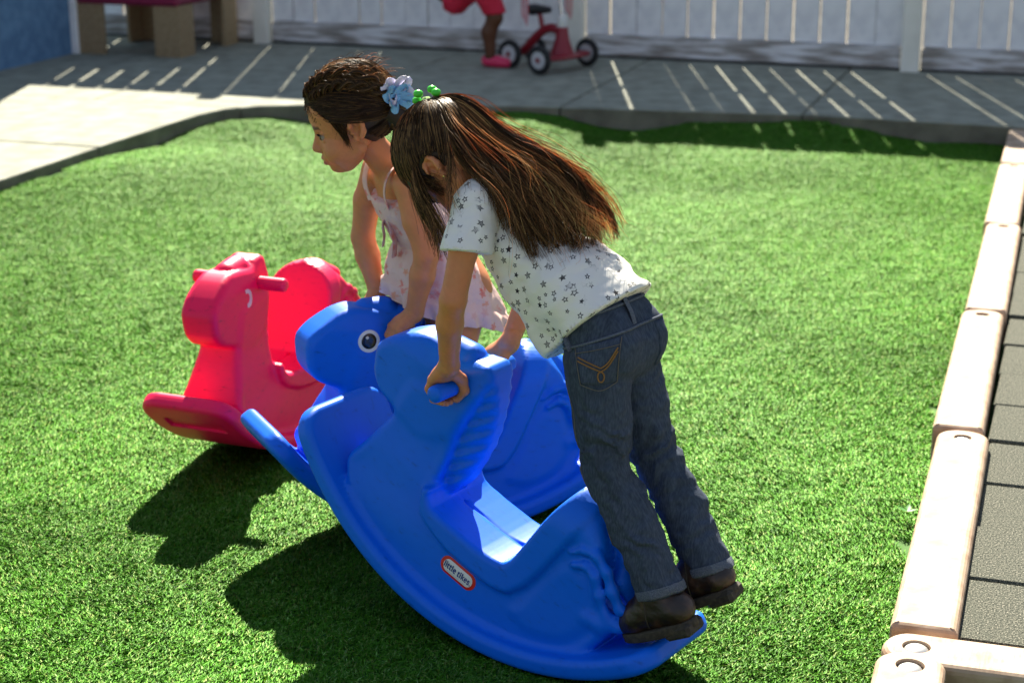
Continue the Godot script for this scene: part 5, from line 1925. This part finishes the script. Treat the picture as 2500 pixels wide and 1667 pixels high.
# ---------------------------------------------------------------- distance field on a grid, meshed as surface nets
class Blob:
	var o: Vector3
	var h: float
	var nx: int
	var ny: int
	var nz: int
	var f := PackedFloat32Array()

	func _init(lo: Vector3, hi: Vector3, cell: float) -> void:
		o = lo
		h = cell
		nx = int((hi.x - lo.x) / cell) + 2
		ny = int((hi.y - lo.y) / cell) + 2
		nz = int((hi.z - lo.z) / cell) + 2
		f.resize(nx * ny * nz)
		f.fill(1.0)

	func span(lo: float, hi: float, org: float, m: int) -> Vector2i:
		return Vector2i(clampi(int(floor((lo - org) / h)), 0, m), clampi(int(ceil((hi - org) / h)) + 1, 0, m))

	func blend(at: int, d: float, k: float, sub: bool) -> void:
		var e := f[at]
		if sub:
			d = -d
			if k > 0.0:
				var q := maxf(k - absf(e - d), 0.0) / k
				f[at] = maxf(e, d) + q * q * k * 0.25
			else:
				f[at] = maxf(e, d)
		elif k > 0.0:
			var q := maxf(k - absf(e - d), 0.0) / k
			f[at] = minf(e, d) - q * q * k * 0.25
		else:
			f[at] = minf(e, d)

	# tapered capsule; sz < 1 widens it sideways (z)
	func cap(a: Vector3, b: Vector3, ra: float, rb: float, k := 0.0, sz := 1.0, sub := false) -> void:
		var m := maxf(ra, rb) + k + 2.5 * h
		var X := span(minf(a.x, b.x) - m, maxf(a.x, b.x) + m, o.x, nx)
		var Y := span(minf(a.y, b.y) - m, maxf(a.y, b.y) + m, o.y, ny)
		var Z := span(minf(a.z, b.z) - m / sz, maxf(a.z, b.z) + m / sz, o.z, nz)
		var dx := b.x - a.x
		var dy := b.y - a.y
		var dz := (b.z - a.z) * sz
		var l2 := maxf(dx * dx + dy * dy + dz * dz, 1e-9)
		for z in range(Z.x, Z.y):
			var pz := (o.z + z * h - a.z) * sz
			for y in range(Y.x, Y.y):
				var py := o.y + y * h - a.y
				var row := (z * ny + y) * nx
				var s0 := py * dy + pz * dz
				for x in range(X.x, X.y):
					var px := o.x + x * h - a.x
					var t := clampf((px * dx + s0) / l2, 0.0, 1.0)
					var ex := px - t * dx
					var ey := py - t * dy
					var ez := pz - t * dz
					var d := sqrt(ex * ex + ey * ey + ez * ez) - ra - (rb - ra) * t
					if d < m:
						blend(row + x, d, k, sub)

	func ell(at: Vector3, r: Vector3, k := 0.0, b := Basis(), sub := false) -> void:
		var m := maxf(r.x, maxf(r.y, r.z)) + k + 2.5 * h
		var X := span(at.x - m, at.x + m, o.x, nx)
		var Y := span(at.y - m, at.y + m, o.y, ny)
		var Z := span(at.z - m, at.z + m, o.z, nz)
		var bt := b.transposed()
		var lim := k + 3.0 * h
		for z in range(Z.x, Z.y):
			for y in range(Y.x, Y.y):
				var row := (z * ny + y) * nx
				for x in range(X.x, X.y):
					var q := bt * (Vector3(o.x + x * h, o.y + y * h, o.z + z * h) - at)
					var s := q / r
					var k0 := s.length()
					var d := -minf(r.x, minf(r.y, r.z))
					if k0 > 0.05:
						d = k0 * (k0 - 1.0) / (s / r).length()
					if d < lim:
						blend(row + x, d, k, sub)

	func limb(pts: Array, rad: Array, k := 0.0, sz := 1.0) -> void:
		for i in pts.size() - 1:
			cap(pts[i], pts[i + 1], rad[i], rad[i + 1], k, sz)

	# keeps the side the normal points away from, inside an optional box
	func cut(p: Vector3, nrm: Vector3, lo := Vector3(-9, -9, -9), hi := Vector3(9, 9, 9), k := 0.0) -> void:
		nrm = nrm.normalized()
		var X := span(lo.x, hi.x, o.x, nx)
		var Y := span(lo.y, hi.y, o.y, ny)
		var Z := span(lo.z, hi.z, o.z, nz)
		for z in range(Z.x, Z.y):
			for y in range(Y.x, Y.y):
				var row := (z * ny + y) * nx
				var s := (o.y + y * h - p.y) * nrm.y + (o.z + z * h - p.z) * nrm.z
				for x in range(X.x, X.y):
					var e := f[row + x]
					if e < 0.9:
						var d := s + (o.x + x * h - p.x) * nrm.x
						if k > 0.0:
							var q := maxf(k - absf(e - d), 0.0) / k
							f[row + x] = maxf(e, d) + q * q * k * 0.25
						elif d > e:
							f[row + x] = d

	# moves the surface out by what the function returns
	func swell(fn: Callable) -> void:
		var lim := 4.0 * h
		for z in nz:
			for y in ny:
				var row := (z * ny + y) * nx
				for x in nx:
					if absf(f[row + x]) < lim:
						f[row + x] -= fn.call(Vector3(o.x + x * h, o.y + y * h, o.z + z * h))

	func value(p: Vector3) -> float:
		var q := (p - o) / h
		var x := int(q.x)
		var y := int(q.y)
		var z := int(q.z)
		if q.x < 0 or q.y < 0 or q.z < 0 or x >= nx - 1 or y >= ny - 1 or z >= nz - 1:
			return 1.0
		var u := q.x - x
		var w := q.y - y
		var t := q.z - z
		var r := (z * ny + y) * nx + x
		var s := r + nx * ny
		var a := lerpf(lerpf(f[r], f[r + 1], u), lerpf(f[r + nx], f[r + nx + 1], u), w)
		var b := lerpf(lerpf(f[s], f[s + 1], u), lerpf(f[s + nx], f[s + nx + 1], u), w)
		return lerpf(a, b, t)

	func grad(p: Vector3) -> Vector3:
		var e := h * 0.8
		return Vector3(value(p + Vector3(e, 0, 0)) - value(p - Vector3(e, 0, 0)), value(p + Vector3(0, e, 0)) - value(p - Vector3(0, e, 0)), value(p + Vector3(0, 0, e)) - value(p - Vector3(0, 0, e))).normalized()

	# first point of the surface met from p along d
	func hit(p: Vector3, d: Vector3, far := 0.3) -> Vector3:
		var t := 0.0
		while t < far:
			var s := value(p + d * t)
			if s < 0.0:
				var lo := maxf(0.0, t - h)
				for i in 6:
					var mid := (lo + t) * 0.5
					if value(p + d * mid) < 0.0:
						t = mid
					else:
						lo = mid
				return p + d * t
			t += clampf(s * 0.6, h * 0.25, h)
		return p + d * far

	func mesh_into(mb: MB, tint = null, xf := Transform3D()) -> void:
		var id := PackedInt32Array()
		id.resize(f.size())
		id.fill(-1)
		var sx := 1
		var sy := nx
		var sz := nx * ny
		var off := [0, sx, sy, sx + sy, sz, sx + sz, sy + sz, sx + sy + sz]
		var lim := 4.0 * h
		var first := mb.v.size()
		var cells := PackedInt32Array()
		for z in nz - 1:
			for y in ny - 1:
				var row := z * sz + y * sy
				for x in nx - 1:
					var b := row + x
					if absf(f[b]) > lim:
						continue
					var mask := 0
					for i in 8:
						if f[b + off[i]] < 0.0:
							mask |= 1 << i
					if mask == 0 or mask == 255:
						continue
					var p := Vector3.ZERO
					var cnt := 0
					for i in 8:
						for ax in 3:
							var bit := 1 << ax
							if i & bit:
								continue
							var j: int = i | bit
							if ((mask >> i) & 1) != ((mask >> j) & 1):
								var fa := f[b + off[i]]
								var fb := f[b + off[j]]
								var t := fa / (fa - fb)
								var q := Vector3(i & 1, (i >> 1) & 1, (i >> 2) & 1)
								q[ax] += t
								p += q
								cnt += 1
					p /= cnt
					var g := Vector3(f[b + off[1]] + f[b + off[3]] + f[b + off[5]] + f[b + off[7]] - f[b] - f[b + off[2]] - f[b + off[4]] - f[b + off[6]],
						f[b + off[2]] + f[b + off[3]] + f[b + off[6]] + f[b + off[7]] - f[b] - f[b + off[1]] - f[b + off[4]] - f[b + off[5]],
						f[b + off[4]] + f[b + off[5]] + f[b + off[6]] + f[b + off[7]] - f[b] - f[b + off[1]] - f[b + off[2]] - f[b + off[3]])
					var w := o + (Vector3(x, y, z) + p) * h
					if tint != null:
						mb.col = tint.call(w)
					id[b] = mb.put(xf * w, (xf.basis * g).normalized())
					cells.append(b)
		for b in cells:
			var inside := f[b] < 0.0
			for ax in 3:
				var s1: int = [sx, sy, sz][ax]
				if inside == (f[b + s1] < 0.0):
					continue
				var s2: int = [sy, sz, sx][ax]
				var s3: int = [sz, sx, sy][ax]
				if b - s2 - s3 < 0:
					continue
				var a0 := id[b]
				var a1 := id[b - s2]
				var a2 := id[b - s2 - s3]
				var a3 := id[b - s3]
				if a0 < 0 or a1 < 0 or a2 < 0 or a3 < 0:
					continue
				if inside:
					mb.ix.append_array([a0, a2, a1, a0, a3, a2])
				else:
					mb.ix.append_array([a0, a1, a2, a0, a2, a3])
